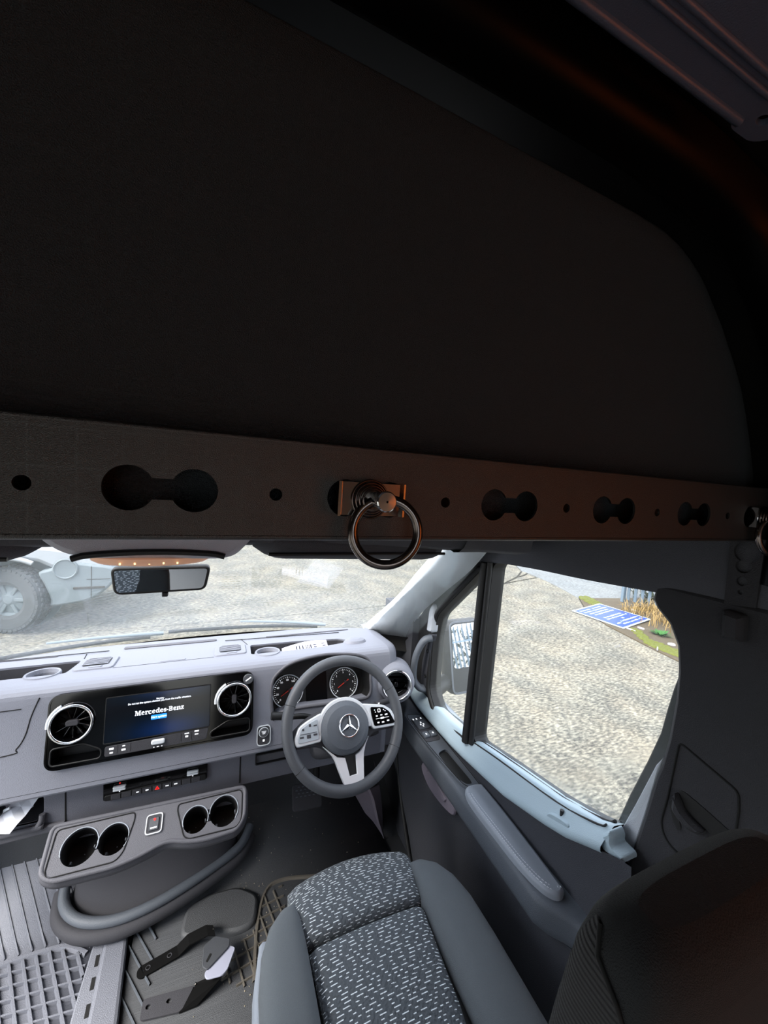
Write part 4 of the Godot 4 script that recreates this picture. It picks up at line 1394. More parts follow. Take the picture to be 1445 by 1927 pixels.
	# start button and its bezel
	s = st()
	prism(s, rr(0.042, 0.060, 0.014, 0.299, -0.106), 0.0, 0.004, 0.002, A)
	obj("start_bezel", s, M.tray, o)
	s = st()
	band(s, rr(0.043, 0.061, 0.014, 0.299, -0.106), rr(0.038, 0.056, 0.012, 0.299, -0.106), 0.001, 0.0052, A)
	torus(s, 0.0145, 0.0012, A * at(0.299, -0.096, 0.005), 24, 6)
	obj("start_ring", s, M.satin, o)
	s = st()
	lathe(s, V2([0.0135, 0.003, 0.0135, 0.0065, 0.012, 0.0075, 0.001, 0.0078]), A * at(0.299, -0.096, 0), 24)
	obj("start_button", s, M.leather, o)
	s = st()
	bx(s, Vector3(0.299, -0.121, 0.0045), Vector3(0.006, 0.006, 0.001), 0.0, A)
	for i in 3: bx(s, Vector3(0.299, -0.0925 - 0.0035 * i, 0.0078), Vector3(0.014 - 0.003 * i, 0.0013, 0.0006), 0.0, A)
	obj("start_symbol", s, M.mark, o)
	# small storage flap below it
	s = st()
	band(s, rr(0.118, 0.036, 0.006, 0.338, -0.022), rr(0.112, 0.030, 0.005, 0.338, -0.022), -0.012, 0.004, B)
	obj("flap_frame", s, M.black, o)
	s = st()
	prism(s, rr(0.112, 0.030, 0.005, 0.338, -0.022), -0.012, -0.003, 0.001, B)
	obj("flap", s, M.dash_dark, o)
	s = st()
	bx(s, Vector3(0.375, -0.013, -0.0025), Vector3(0.009, 0.0035, 0.001), 0.0, B)
	obj("flap_symbol", s, M.mark, o)
	# lower knee panel and footwell sides under the driver's dashboard
	s = st()
	prism(s, V2([0.235, -0.086, 0.235, -0.10, 0.40, -0.115, 0.56, -0.105, 0.80, -0.09, 0.80, 0.02, 0.235, 0.02]), -0.16, -0.014, 0.01, B)
	obj("knee_panel", s, M.dash_dark, o)
	# paper slip in the tray ahead of the driver
	var T2 := T * Transform3D(Basis(Vector3(1, 0, 0), 0.42), Vector3(0.455, 0.098, -0.012))
	s = st()
	var rows: Array = []
	for i in 9:
		var t := i / 8.0
		rows.append(PackedVector3Array([Vector3(-0.085 + 0.17 * t, -0.02, 0.012 * sin(t * 3.0)), Vector3(-0.085 + 0.17 * t, 0.02 + 0.02 * t, 0.012 * sin(t * 3.0) + 0.004)]))
	var so := thing("receipt", "white printed paper slip lying in the tray ahead of the steering wheel", "paper", T2)
	loft(s, rows, false, 1)
	obj("sheet", s, M.paper, so)
	s = st()
	for q in [[-0.035, 0.004], [-0.024, 0.004], [-0.012, 0.004], [0.0, 0.002], [0.006, 0.002], [0.012, 0.002], [0.018, 0.004]]:
		bx(s, Vector3(q[0], 0.002, 0.0155), Vector3(q[1], 0.022, 0.0006))
	for q in [[0.034, 0.012], [0.034, 0.0], [0.066, 0.014], [0.068, 0.002]]:
		bx(s, Vector3(q[0], q[1], 0.0152), Vector3(0.012, 0.0035, 0.0006))
	obj("print", s, M.ink, so)
	# bundle on the shelf: crumpled papers, pen, key
	var r := RandomNumberGenerator.new()
	r.seed = 8
	for k in 3:
		s = st()
		var g: Array = []
		for j in 6:
			var row := PackedVector3Array()
			for i in 7:
				row.append(Vector3(-0.09 + 0.03 * i, 0.010 * r.randf() + 0.006 * j * (1 if k == 1 else 0), -0.055 + 0.022 * j))
			g.append(row)
		loft(s, g, false, 4294967295)
		var p := obj("paper", s, M.white)
		p.transform = Transform3D(Basis(Vector3.UP, [0.3, -0.35, 0.9][k]) * Basis(Vector3(1, 0, 0), [0.35, 0.5, 0.2][k]), Vector3([-0.56, -0.535, -0.63][k], [0.614, 0.606, 0.605][k], [-1.31, -1.285, -1.29][k]))
		tag(p, ["crumpled white paper at the back of the open passenger shelf", "creased white paper on top of the pile in passenger shelf", "white paper at far left of the open passenger shelf"][k], "paper", "papers in the passenger shelf")
	s = st()
	tube(s, V3([-0.60, 0.598, -1.25, -0.50, 0.632, -1.262]), 0.004, 8, false, 1.0, 0.0035)
	tag(obj("pen", s, M.satin), "slim silver pen lying across papers in the passenger shelf", "pen")
	s = st()
	bx(s, Vector3(-0.555, 0.628, -1.262), Vector3(0.085, 0.010, 0.030), 0.004, Transform3D(Basis(Vector3(0, 0, 1), 0.0), Vector3.ZERO))
	tag(obj("key_fob", s, M.black), "black key fob lying on papers in the passenger shelf", "key")

func make_infotainment() -> void:
	var o := thing("infotainment_unit", "glossy black centre panel with wide screen and two round vents", "display panel", FA())
	var outer := rounded(V2([-0.262, -0.094, 0.264, -0.094, 0.264, 0.099, -0.262, 0.099]), 0.03, 8)
	var pockL := rounded(V2([-0.247, -0.080, -0.139, -0.080, -0.139, -0.062, -0.180, -0.040, -0.247, -0.042]), 0.008, 4)
	var pockR := rounded(V2([0.143, -0.080, 0.252, -0.080, 0.252, -0.046, 0.190, -0.044, 0.143, -0.068]), 0.008, 4)
	var holes := [[circ(0.050, -0.207, 0.021, 40), Transform3D(), -0.05, 0.05], [circ(0.050, 0.207, 0.021, 40), Transform3D(), -0.05, 0.05], [pockL, Transform3D(), -0.045, 0.05], [pockR, Transform3D(), -0.045, 0.05]]
	carve("fascia", [outer, Transform3D(), -0.05, 0.008], holes, M.gloss, o)
	var s := st()
	band(s, outer, inset(ccw(outer), 0.004), -0.002, 0.0105)
	obj("bezel", s, M.gloss, o)
	for p in [pockL, pockR]:
		s = st()
		var a := inset(ccw(p), -0.003)
		var ringp := PackedVector3Array()
		for v in a: ringp.append(Vector3(v.x, v.y, 0.008))
		tube(s, ringp, 0.0022, 6, true)
		prism(s, p, -0.046, -0.043)
		obj("pocket_rim", s, M.black, o)
	# screen and what it shows
	s = st()
	prism(s, rr(0.268, 0.120, 0.004, 0.003, 0.013), 0.008, 0.0095, 0.0005)
	obj("screen", s, screen_mat(), o)
	s = st()
	band(s, rr(0.272, 0.124, 0.005, 0.003, 0.013), rr(0.268, 0.120, 0.004, 0.003, 0.013), 0.007, 0.0102)
	obj("screen_frame", s, M.black, o)
	var wt := glow(Color(0.93, 0.95, 1.0), 0.42)
	var z := 0.0098
	text("screen_title", "Mercedes-Benz", 0.0125, at(0.0025, 0.0205, z), wt, o, true, true)
	text("screen_note", "Warning -", 0.0038, at(0.003, 0.0545, z), wt, o)
	text("screen_note", "Do not let the system distract you from the traffic situation.", 0.0046, at(0.003, 0.0485, z), wt, o)
	s = st()
	prism(s, rr(0.040, 0.0125, 0.002, 0.001, 0.0035), 0.0095, 0.0098)
	obj("screen_key", s, glow(Color(0.08, 0.42, 0.85), 0.5), o)
	text("screen_key_text", "Start system", 0.0055, at(0.001, 0.0035, z + 0.0002), wt, o)
	# vents
	for k in 2:
		var v := Node3D.new()
		v.name = "air_vent"
		o.add_child(v, true)
		v.position = Vector3([-0.207, 0.207][k], 0.021, 0.008)
		s = st()
		torus(s, 0.0475, 0.0040, at(0, 0, 0.010), 48, 10)
		obj("ring", s, M.chrome, v)
		s = st()
		lathe(s, V2([0.050, 0.0, 0.0495, 0.009, 0.045, 0.0095, 0.0425, 0.004, 0.041, -0.03]), Transform3D(), 40)
		obj("collar", s, M.gloss, v)
		s = st()
		prism(s, circ(0.042, 0, 0, 36), -0.032, -0.030)
		obj("well", s, M.hole, v)
		for i in 11:
			s = st()
			bx(s, Vector3(0.026, 0, -0.010), Vector3(0.030, 0.0018, 0.016), 0.0006, Transform3D(Basis(Vector3(0, 0, 1), TAU * i / 11 + 0.2) * Basis(Vector3(1, 0, 0), 0.4), Vector3.ZERO))
			obj("vane", s, M.gloss, v)
		s = st()
		prism(s, rr(0.030, 0.015, 0.007) if k == 0 else rr(0.014, 0.026, 0.006), -0.012, 0.004, 0.002)
		obj("knob", s, M.tray, v)
		# thumb-wheel beside the ring
		s = st()
		var path := PackedVector3Array()
		for i in 9:
			var a := deg_to_rad(118 + i * 8.5)
			path.append(Vector3(cos(a), sin(a), 0.08) * 0.0545)
		tube(s, path, 0.0035, 8)
		obj("thumb_wheel", s, M.satin, v)
	# round badge with a pale stroke by the right-hand vent
	s = st()
	lathe(s, V2([0.0155, 0.006, 0.0155, 0.012, 0.014, 0.0135, 0.001, 0.0135]), at(0.2475, 0.0765, 0), 28)
	obj("round_badge", s, M.leather, o)
	s = st()
	bx(s, Vector3.ZERO, Vector3(0.019, 0.0035, 0.0006), 0.0, Transform3D(Basis(Vector3(0, 0, 1), 0.55), Vector3(0.2475, 0.0765, 0.0137)))
	obj("badge_stroke", s, M.mark, o)
	# key strip under the screen
	s = st()
	prism(s, rounded(V2([-0.128, -0.083, 0.130, -0.083, 0.136, -0.050, -0.128, -0.056]), 0.006, 4), 0.004, 0.0095, 0.001)
	obj("key_strip", s, M.tray, o)
	s = st()
	prism(s, rr(0.035, 0.0135, 0.006, 0.002, -0.0655), 0.0095, 0.0155, 0.003)
	obj("volume_roller", s, M.satin, o)
	for p in [[-0.112, -0.0635, 0.011, 0.005], [-0.112, -0.074, 0.008, 0.004], [-0.083, -0.061, 0.007, 0.003], [-0.083, -0.071, 0.010, 0.005], [0.0765, -0.057, 0.012, 0.003], [0.0765, -0.0655, 0.008, 0.005], [0.103, -0.055, 0.012, 0.004], [0.103, -0.0635, 0.010, 0.003], [-0.008, -0.0795, 0.003, 0.0025], [0.002, -0.0795, 0.006, 0.0025], [0.012, -0.0795, 0.003, 0.0025]]:
		s = st()
		prism(s, rr(p[2], p[3], 0.001, p[0], p[1], 2), 0.0095, 0.010)
		obj("key_symbol", s, M.mark, o)
	for x in [-0.0975, -0.066, 0.062, 0.0895]:
		s = st()
		bx(s, Vector3(x, -0.0665, 0.0096), Vector3(0.0011, 0.022, 0.0004))
		obj("key_gap", s, M.hole, o)

func screen_mat() -> StandardMaterial3D:
	# dark display with a soft blue bloom behind the lettering: what the screen shows
	var w := 256; var h := 128
	var im := Image.create(w, h, false, Image.FORMAT_RGB8)
	for y in h:
		for x in w:
			var d := Vector2((x - 150.0) / 110.0, (y - 84.0) / 42.0).length()
			var k := exp(-d * d * 1.2)
			im.set_pixel(x, y, Color(0.006 + 0.01 * k, 0.010 + 0.075 * k, 0.02 + 0.19 * k))
	var m := mat(Color(0.01, 0.01, 0.014), 0.12)
	m.emission_enabled = true
	m.emission = Color.BLACK
	m.emission = Color.WHITE
	m.emission_operator = BaseMaterial3D.EMISSION_OP_MULTIPLY
	m.emission_texture = ImageTexture.create_from_image(im)
	m.emission_energy_multiplier = 0.6
	m.uv1_triplanar = true
	m.uv1_scale = Vector3(1.0 / 0.268, 1.0 / 0.120, 1.0)
	m.uv1_offset = Vector3(0.49, -0.39, 0.0)
	return m

func make_climate_panel() -> void:
	var o := thing("climate_panel", "slim black panel with two silver rockers and warning triangle below the screen", "control panel", fr(Vector3(DX, 0.6365, -1.2475), 0))
	var s := st()
	prism(s, rounded(V2([-0.136, -0.028, 0.136, -0.028, 0.136, 0.026, -0.136, 0.030]), 0.007, 4), -0.01, 0.010, 0.002)
	obj("fascia", s, M.gloss, o)
	s = st()
	prism(s, rounded(V2([-0.132, -0.026, 0.132, -0.026, 0.132, -0.006, 0.0, -0.004, -0.132, -0.010]), 0.004, 3), 0.010, 0.013, 0.001)
	obj("key_bank", s, M.black, o)
	for x in [-0.095, 0.095]:
		s = st()
		bx(s, Vector3(x, 0.0125, 0.0145), Vector3(0.032, 0.0065, 0.010), 0.002)
		bx(s, Vector3(x, 0.0045, 0.0145), Vector3(0.032, 0.006, 0.009), 0.002)
		obj("rocker", s, M.satin, o)
	for i in 9:
		s = st()
		bx(s, Vector3(-0.104 + 0.026 * i, -0.016, 0.0135), Vector3(0.0236, 0.0165, 0.002), 0.001)
		obj("key", s, M.tray, o)
	s = st()
	for p in [[-0.05, 0.007, 0.003], [-0.026, 0.008, 0.0035], [0.026, 0.009, 0.003], [0.049, 0.009, 0.0035]]:
		prism(s, rr(p[1], p[2], 0.001, p[0], -0.016, 2), 0.0145, 0.015)
	for x in [-0.095, 0.095]:
		prism(s, rr(0.003, 0.003, 0.001, x, -0.003, 2), 0.013, 0.0135)
	obj("symbols", s, M.mark, o)
	s = st()
	var tr := V2([-0.006, -0.021, 0.006, -0.021, 0.0, -0.010])
	band(s, tr, inset(ccw(tr), 0.0018), 0.0145, 0.0151)
	obj("warning_triangle", s, M.red, o)
	s = st()
	bx(s, Vector3(-0.095, 0.0205, 0.0105), Vector3(0.003, 0.0022, 0.001))
	obj("tell_tale", s, M.red, o)

func make_cup_console() -> void:
	var o := thing("cup_holder_console", "grey cup-holder console with two pairs of round wells below the dashboard", "cup holder", FC())
	var deck := rounded(V2([-0.262, 0.062, 0.232, 0.052, 0.228, -0.030, 0.205, -0.062, 0.12, -0.066, 0.075, -0.060, 0.02, -0.044, -0.045, -0.062, -0.10, -0.070, -0.23, -0.066, -0.262, -0.045]), 0.022, 5)
	var L1 := circ(0.0405, -0.185, -0.003, 36); var L2 := circ(0.035, -0.110, -0.005, 36)
	var R1 := circ(0.033, 0.090, -0.008, 36); var R2 := circ(0.039, 0.166, -0.004, 36)
	var I := Transform3D()
	carve("deck", [deck, I, -0.030, 0.0], [[L1, I, -0.1, 0.1], [L2, I, -0.1, 0.1], [R1, I, -0.1, 0.1], [R2, I, -0.1, 0.1], [rr(0.04, 0.03, 0.004, -0.1475, -0.004), I, -0.1, 0.1], [rr(0.04, 0.03, 0.004, 0.128, -0.006), I, -0.1, 0.1]], M.dash_dark, o)
	# soft rolled edge and the skirt below it
	var s := st()
	var e := PackedVector3Array()
	for p in inset(ccw(deck), 0.005): e.append(Vector3(p.x, p.y, -0.0035))
	tube(s, e, 0.0062, 8, true)
	obj("rolled_edge", s, M.dash_dark, o)
	s = st()
	var big := inset(ccw(deck), -0.003)
	var rows: Array = []
	for q in [[0.0, -0.010], [-0.004, -0.018], [-0.006, -0.034], [0.010, -0.046], [0.03, -0.05]]:
		rows.append(ring3(inset(ccw(deck), q[0]), q[1], I))
	loft(s, rows, true, 1)
	obj("skirt", s, M.dash_dark, o)
	# inset plates round each pair
	for k in 2:
		s = st()
		var pl: PackedVector2Array = [rounded(V2([-0.245, 0.046, -0.068, 0.046, -0.066, 0.030, -0.082, -0.040, -0.098, -0.056, -0.240, -0.054, -0.248, -0.040]), 0.012, 4), rounded(V2([0.042, 0.040, 0.212, 0.041, 0.218, 0.030, 0.214, -0.036, 0.20, -0.052, 0.076, -0.050, 0.062, -0.042, 0.040, 0.026]), 0.012, 4)][k]
		var path := PackedVector3Array()
		for p in pl: path.append(Vector3(p.x, p.y, 0.0008))
		tube(s, path, 0.0016, 5, true)
		obj("plate_groove", s, M.gap, o)
		# wells
		var c: Array = [[[-0.185, -0.003, 0.0405], [-0.110, -0.005, 0.035]], [[0.090, -0.008, 0.033], [0.166, -0.004, 0.039]]][k]
		for q in c:
			s = st()
			var Tq := Transform3D(Basis(Vector3(1, 0, 0), 0.0), Vector3(q[0], q[1], 0))
			lathe(s, V2([q[2] + 0.0005, -0.004, q[2] - 0.001, -0.03, q[2] - 0.004, -0.075, 0.001, -0.076]), Tq, 36)
			obj("well", s, M.hole, o)
			s = st()
			var arc := PackedVector3Array()
			for i in 25:
				var a := deg_to_rad(-20 + 220.0 * i / 24 + (0 if q == c[0] else -20))
				arc.append(Vector3(q[0] + q[2] * 1.01 * cos(a), q[1] + q[2] * 1.01 * sin(a), 0.0008))
			tube(s, arc, 0.0014, 6)
			obj("well_edge", s, M.pad, o)
			s = st()
			bx(s, Vector3(q[0] + q[2] * 0.80, q[1] - 0.004, -0.020), Vector3(0.004, 0.007, 0.020), 0.0015)
			bx(s, Vector3(q[0] - q[2] * 0.5, q[1] - q[2] * 0.55, -0.045), Vector3(0.006, 0.008, 0.016), 0.0015)
			obj("grip_tab", s, M.leather, o)
	# socket between the pairs
	s = st()
	prism(s, rr(0.040, 0.046, 0.009, -0.016, 0.006), -0.002, 0.004, 0.002)
	obj("socket_surround", s, M.tray, o)
	s = st()
	band(s, rr(0.041, 0.047, 0.009, -0.016, 0.006), rr(0.036, 0.042, 0.007, -0.016, 0.006), 0.0, 0.005)
	obj("socket_rim", s, M.satin, o)
	s = st()
	prism(s, rr(0.024, 0.030, 0.004, -0.016, 0.005), 0.004, 0.0075, 0.0015)
	obj("socket_cap", s, M.leather, o)
	s = st()
	prism(s, circ(0.003, -0.015, 0.015, 12), 0.0075, 0.0082)
	obj("socket_light", s, M.red, o)
	s = st()
	prism(s, rr(0.016, 0.003, 0.001, -0.016, -0.004), 0.0075, 0.0079)
	obj("socket_mark", s, M.mark, o)
	# dark cave of the centre pillar below the deck and its curved plinth
	var c2 := thing("console_plinth", "dark curved pedestal with pale lower lip under the cup-holder console", "console")
	s = st()
	var r2: Array = []
	for q in [[0.54, 1.0, 0.0], [0.40, 0.97, 0.03], [0.22, 0.98, 0.0], [0.12, 1.02, -0.04], [0.075, 1.06, -0.07]]:
		var row := PackedVector3Array()
		for i in 25:
			var a := PI * i / 24.0
			row.append(Vector3(-0.165 - 0.255 * q[1] * cos(a), q[0], -1.53 + (0.09 - q[2]) * pow(sin(a), 0.75)))
		r2.append(row)
	loft(s, r2, false, 1)
	obj("pedestal", s, M.tray, c2)
	s = st()
	var lipp := spline(V3([-0.452, 0.13, -1.52, -0.444, 0.105, -1.461, -0.405, 0.10, -1.405, -0.345, 0.098, -1.368, -0.270, 0.096, -1.353, -0.19, 0.098, -1.358, -0.105, 0.10, -1.380, 0.0, 0.105, -1.420, 0.107, 0.115, -1.470, 0.15, 0.135, -1.53]), 5)
	tube(s, lipp, 0.016, 10)
	obj("pale_lip", s, M.door, c2)
	s = st()
	var low := PackedVector3Array()
	for p in lipp: low.append(Vector3(p.x * 1.03, p.y - 0.035, p.z + 0.010))
	tube(s, low, 0.020, 10, false, 1.2)
	obj("foot_moulding", s, M.tray, c2)

# ---------------------------------------------------------------- instruments
func make_cluster() -> void:
	var o := thing("instrument_cluster", "dark instrument cluster with two round dials behind the steering wheel", "instruments", fr(Vector3(0.37, 0.86, -1.32), 25))
	var s := st()
	prism(s, rounded(V2([-0.20, -0.12, 0.17, -0.12, 0.19, 0.0, 0.15, 0.055, 0.0, 0.072, -0.13, 0.062, -0.20, 0.0]), 0.03), -0.02, 0.0)
	obj("face", s, M.black, o)
	s = st()
	prism(s, rounded(V2([-0.072, -0.088, 0.004, -0.088, 0.004, 0.024, -0.072, 0.014]), 0.004), 0.0, 0.003, 0.001)
	obj("centre_display", s, mat(Color(0.02, 0.022, 0.028), 0.35, 0.0, 0.0, 18.0, 0.25), o)
	for k in 2:
		var d := Node3D.new()
		d.name = "dial"
		o.add_child(d, true)
		d.position = Vector3([-0.136, 0.068][k], -0.040, 0.0)
		s = st()
		torus(s, 0.0525, 0.0017, at(0, 0, 0.006), 48, 8)
		obj("ring", s, M.satin, d)
		s = st()
		lathe(s, V2([0.0535, 0.0, 0.0525, 0.006, 0.050, 0.005, 0.047, 0.001, 0.001, 0.001]), Transform3D(), 40)
		obj("face", s, M.black, d)
		s = st()
		for i in 33:
			var a := deg_to_rad(225 - i * 270.0 / 32)
			var big := i % 4 == 0
			bx(s, Vector3(0.0445, 0, 0.0018), Vector3(0.006 if big else 0.003, 0.0014 if big else 0.0008, 0.0006), 0.0, Transform3D(Basis(Vector3(0, 0, 1), a), Vector3.ZERO))
		obj("scale", s, M.mark, d)
		var nums: Array = [["0", "20", "40", "60", "80", "100", "120", "140", "160"], ["0", "1", "2", "3", "4", "5", "6"]][k]
		for i in nums.size():
			var a := deg_to_rad(225 - i * 270.0 / (nums.size() - 1))
			text("numeral", nums[i], 0.0056, at(0.0355 * cos(a), 0.0355 * sin(a), 0.0016), M.mark, d)
		s = st()
		var na := deg_to_rad(210)
		prism(s, V2([-0.012, -0.0016, 0.036, -0.0007, 0.036, 0.0007, -0.012, 0.0016]), 0.004, 0.0056, 0.0, Transform3D(Basis(Vector3(0, 0, 1), na), Vector3(0.008, 0.004, 0)))
		obj("needle", s, M.needle, d)
		s = st()
		lathe(s, V2([0.005, 0.002, 0.005, 0.006, 0.001, 0.007]), at(0.006, 0.003, 0), 16)
		obj("needle_cap", s, M.tray, d)

# ---------------------------------------------------------------- steering
func make_steering() -> void:
	var W := fr(Vector3(0.381, 0.8154, -1.0954), 33)
	var c := thing("steering_column", "grey steering column shroud with stalks on both sides", "steering column", W)
	var s := st()
	var rows: Array = []
	for q in [[-0.05, 0.052, 0.060], [-0.09, 0.064, 0.066], [-0.15, 0.07, 0.07], [-0.26, 0.075, 0.08]]:
		var row := PackedVector3Array()
		for i in 28:
			var a := TAU * i / 28
			row.append(Vector3(q[1] * signf(cos(a)) * pow(absf(cos(a)), 0.6), -0.035 + q[2] * signf(sin(a)) * pow(absf(sin(a)), 0.6), q[0]))
		rows.append(row)
	loft(s, rows, true, 1)
	fan(s, rows[0])
	obj("shroud", s, M.tray, c)
	s = st()
	tube(s, spline(V3([0.05, 0.0, -0.075, 0.10, 0.022, -0.072, 0.135, 0.030, -0.070])), 0.0105, 10, false, 0.75)
	tube(s, V3([0.135, 0.030, -0.070, 0.186, 0.037, -0.064]), 0.0125, 12, false, 0.8)
	obj("stalk", s, M.tray, c)
	s = st()
	for x in [0.142, 0.160]: bx(s, Vector3(x, 0.033, -0.0565), Vector3(0.006, 0.004, 0.001), 0.0)
	bx(s, Vector3(0.188, 0.036, -0.062), Vector3(0.0025, 0.012, 0.012), 0.001)
	obj("stalk_symbols", s, M.mark, c)
	s = st()
	tube(s, spline(V3([-0.05, 0.0, -0.075, -0.10, 0.03, -0.075, -0.150, 0.038, -0.072])), 0.011, 10, false, 0.8)
	tube(s, spline(V3([-0.05, -0.015, -0.06, -0.10, 0.0, -0.05, -0.135, -0.008, -0.05])), 0.010, 10, false, 0.7)
	tube(s, V3([-0.150, 0.040, -0.075, -0.215, 0.050, -0.07]), 0.012, 12)
	obj("stalk", s, M.black, c)
	s = st()
	tube(s, spline(V3([0.07, -0.045, -0.07, 0.10, -0.05, -0.06, 0.125, -0.046, -0.06])), 0.011, 10)
	obj("lever", s, M.tray, c)
	var o := thing("steering_wheel", "black leather steering wheel with silver spokes and star emblem", "steering wheel", W)
	s = st()
	torus(s, 0.1805, 0.0168, Transform3D(), 96, 18, 1.05)
	obj("rim", s, M.leather, o)
	s = st()
	for deg in [158.0, 24.0, 215.0, -32.0]:
		var a := deg_to_rad(deg)
		torus(s, 0.0169, 0.0009, Transform3D(Basis(Vector3(cos(a), sin(a), 0), Vector3(0, 0, 1), Vector3(sin(a), -cos(a), 0)), Vector3(cos(a), sin(a), 0) * 0.1805), 24, 5)
	obj("rim_seam", s, M.gap, o)
	# airbag cover: a shallow dome
	s = st()
	lathe(s, V2([0.070, -0.035, 0.078, -0.012, 0.0785, 0.004, 0.074, 0.016, 0.062, 0.024, 0.04, 0.029, 0.02, 0.031, 0.0005, 0.0315]), Transform3D(Basis().scaled(Vector3(1.0, 0.96, 1.0)), Vector3(-0.003, -0.016, 0)), 48)
	obj("airbag_cover", s, M.door, o)
	# emblem: ring and three-pointed star
	var e := Node3D.new()
	e.name = "emblem"
	o.add_child(e, true)
	e.position = Vector3(0.003, -0.013, 0.031)
	s = st()
	torus(s, 0.0305, 0.0024, at(0, 0, 0.0015), 48, 8)
	obj("emblem_ring", s, M.chrome, e)
	s = st()
	for k in 3:
		var a := PI / 2 + TAU * k / 3 - 0.08
		var T := Transform3D(Basis(Vector3(0, 0, 1), a), Vector3.ZERO)
		var tip := T * Vector3(0.030, 0, 0.001); var l := T * Vector3(0.005, 0.0062, 0.001); var r := T * Vector3(0.005, -0.0062, 0.001); var top := T * Vector3(0.0, 0, 0.0055); var b := T * Vector3(0.029, 0, 0.0025)
		tri(s, r, b, top); tri(s, b, l, top); tri(s, r, tip, b); tri(s, tip, l, b)
		var l2 := T * Vector3(-0.003, 0.0052, 0.001); var r2 := T * Vector3(-0.003, -0.0052, 0.001)
		tri(s, top, l, l2); tri(s, r, top, r2)
	obj("star", s, M.chrome, e)
	# plastic behind the spokes, joining hub and rim
	s = st()
	prism(s, rounded(V2([-0.172, -0.050, -0.172, -0.01, -0.12, 0.028, -0.06, 0.045, 0.06, 0.045, 0.12, 0.034, 0.172, 0.0, 0.172, -0.045, 0.09, -0.045, 0.045, -0.09, 0.03, -0.165, -0.02, -0.165, -0.045, -0.09, -0.085, -0.055]), 0.02), -0.022, -0.006, 0.006)
	obj("spoke_back", s, M.tray, o)
	# silver frames of the two key pads
	var LP := rounded(V2([-0.157, -0.046, -0.161, -0.026, -0.146, 0.006, -0.118, 0.020, -0.072, 0.036, -0.080, 0.0, -0.078, -0.042]), 0.010, 4)
	var RP := rounded(V2([0.055, 0.042, 0.132, 0.028, 0.159, 0.010, 0.175, -0.029, 0.166, -0.039, 0.086, -0.037, 0.078, 0.0]), 0.010, 4)
	for p in [LP, RP]:
		s = st()
		prism(s, p, -0.008, 0.008, 0.003)
		obj("pad_frame", s, M.satin, o)
	s = st()
	var cres := PackedVector2Array()
	for i in 25:
		var a := deg_to_rad(-8 + i * 196.0 / 24)
		cres.append(Vector2(-0.003 + 0.087 * cos(a), -0.016 + 0.085 * sin(a)))
	for i in 25:
		var a := deg_to_rad(188 - i * 196.0 / 24)
		cres.append(Vector2(-0.003 + 0.076 * cos(a), -0.016 + 0.073 * sin(a)))
	prism(s, cres, -0.012, 0.008, 0.002)
	obj("hub_surround", s, M.satin, o)
	s = st()
	prism(s, rounded(V2([-0.149, -0.037, -0.151, -0.025, -0.139, 0.001, -0.118, 0.011, -0.088, 0.021, -0.089, 0.0, -0.087, -0.034]), 0.006, 4), 0.008, 0.0105, 0.001)
	obj("key_pad", s, mat(Color(0.62, 0.65, 0.68), 0.45), o)
	s = st()
	prism(s, rounded(V2([0.086, 0.027, 0.131, 0.020, 0.150, 0.005, 0.164, -0.027, 0.160, -0.031, 0.093, -0.030, 0.087, 0.0]), 0.006, 4), 0.008, 0.0105, 0.001)
	obj("key_pad", s, M.gloss, o)
	for p in [[-0.134, -0.002, 0.006, 0.006], [-0.113, 0.0065, 0.006, 0.007], [-0.097, 0.004, 0.010, 0.004], [-0.118, -0.014, 0.050, 0.0015], [-0.118, -0.022, 0.012, 0.010], [-0.139, -0.022, 0.012, 0.005], [-0.098, -0.020, 0.012, 0.005]]:
		s = st()
		prism(s, rr(p[2], p[3], 0.001, p[0], p[1], 2), 0.0105, 0.0112)
		obj("key_symbol", s, M.tray, o)
	s = st()
	band(s, rr(0.010, 0.011, 0.003, 0.114, 0.013), rr(0.006, 0.007, 0.002, 0.114, 0.013), 0.0105, 0.0112)
	obj("key_symbol", s, M.mark, o)
	for p in [[0.099, 0.016, 0.003, 0.003], [0.101, 0.010, 0.003, 0.003], [0.130, 0.013, 0.003, 0.003], [0.135, 0.009, 0.003, 0.003], [0.104, -0.002, 0.006, 0.004], [0.120, -0.001, 0.007, 0.003], [0.137, -0.002, 0.009, 0.004], [0.123, -0.010, 0.046, 0.001], [0.122, -0.010, 0.012, 0.005], [0.107, -0.021, 0.007, 0.004], [0.123, -0.022, 0.008, 0.004], [0.141, -0.020, 0.008, 0.004]]:
		s = st()
		prism(s, rr(p[2], p[3], 0.001, p[0], p[1], 2), 0.0105, 0.0112)
		obj("key_symbol", s, M.mark, o)
	# lower spoke: silver fork
	s = st()
	prism(s, V2([-0.077, -0.056, -0.064, -0.070, -0.051, -0.085, -0.042, -0.102, -0.036, -0.122, -0.021, -0.166, -0.016, -0.171, 0.031, -0.172, 0.038, -0.168, 0.041, -0.155, 0.046, -0.110, 0.049, -0.094, 0.058, -0.072, 0.071, -0.053, 0.050, -0.076, 0.040, -0.087, 0.022, -0.096, 0.021, -0.144, -0.003, -0.146, -0.012, -0.097, -0.036, -0.091, -0.058, -0.072]), -0.008, 0.006, 0.0008)
	obj("fork_trim", s, M.satin, o)
	s = st()
	prism(s, V2([-0.014, -0.092, 0.022, -0.092, 0.021, -0.146, -0.004, -0.148]), -0.012, 0.0, 0.001)
	obj("fork_infill", s, M.hole, o)

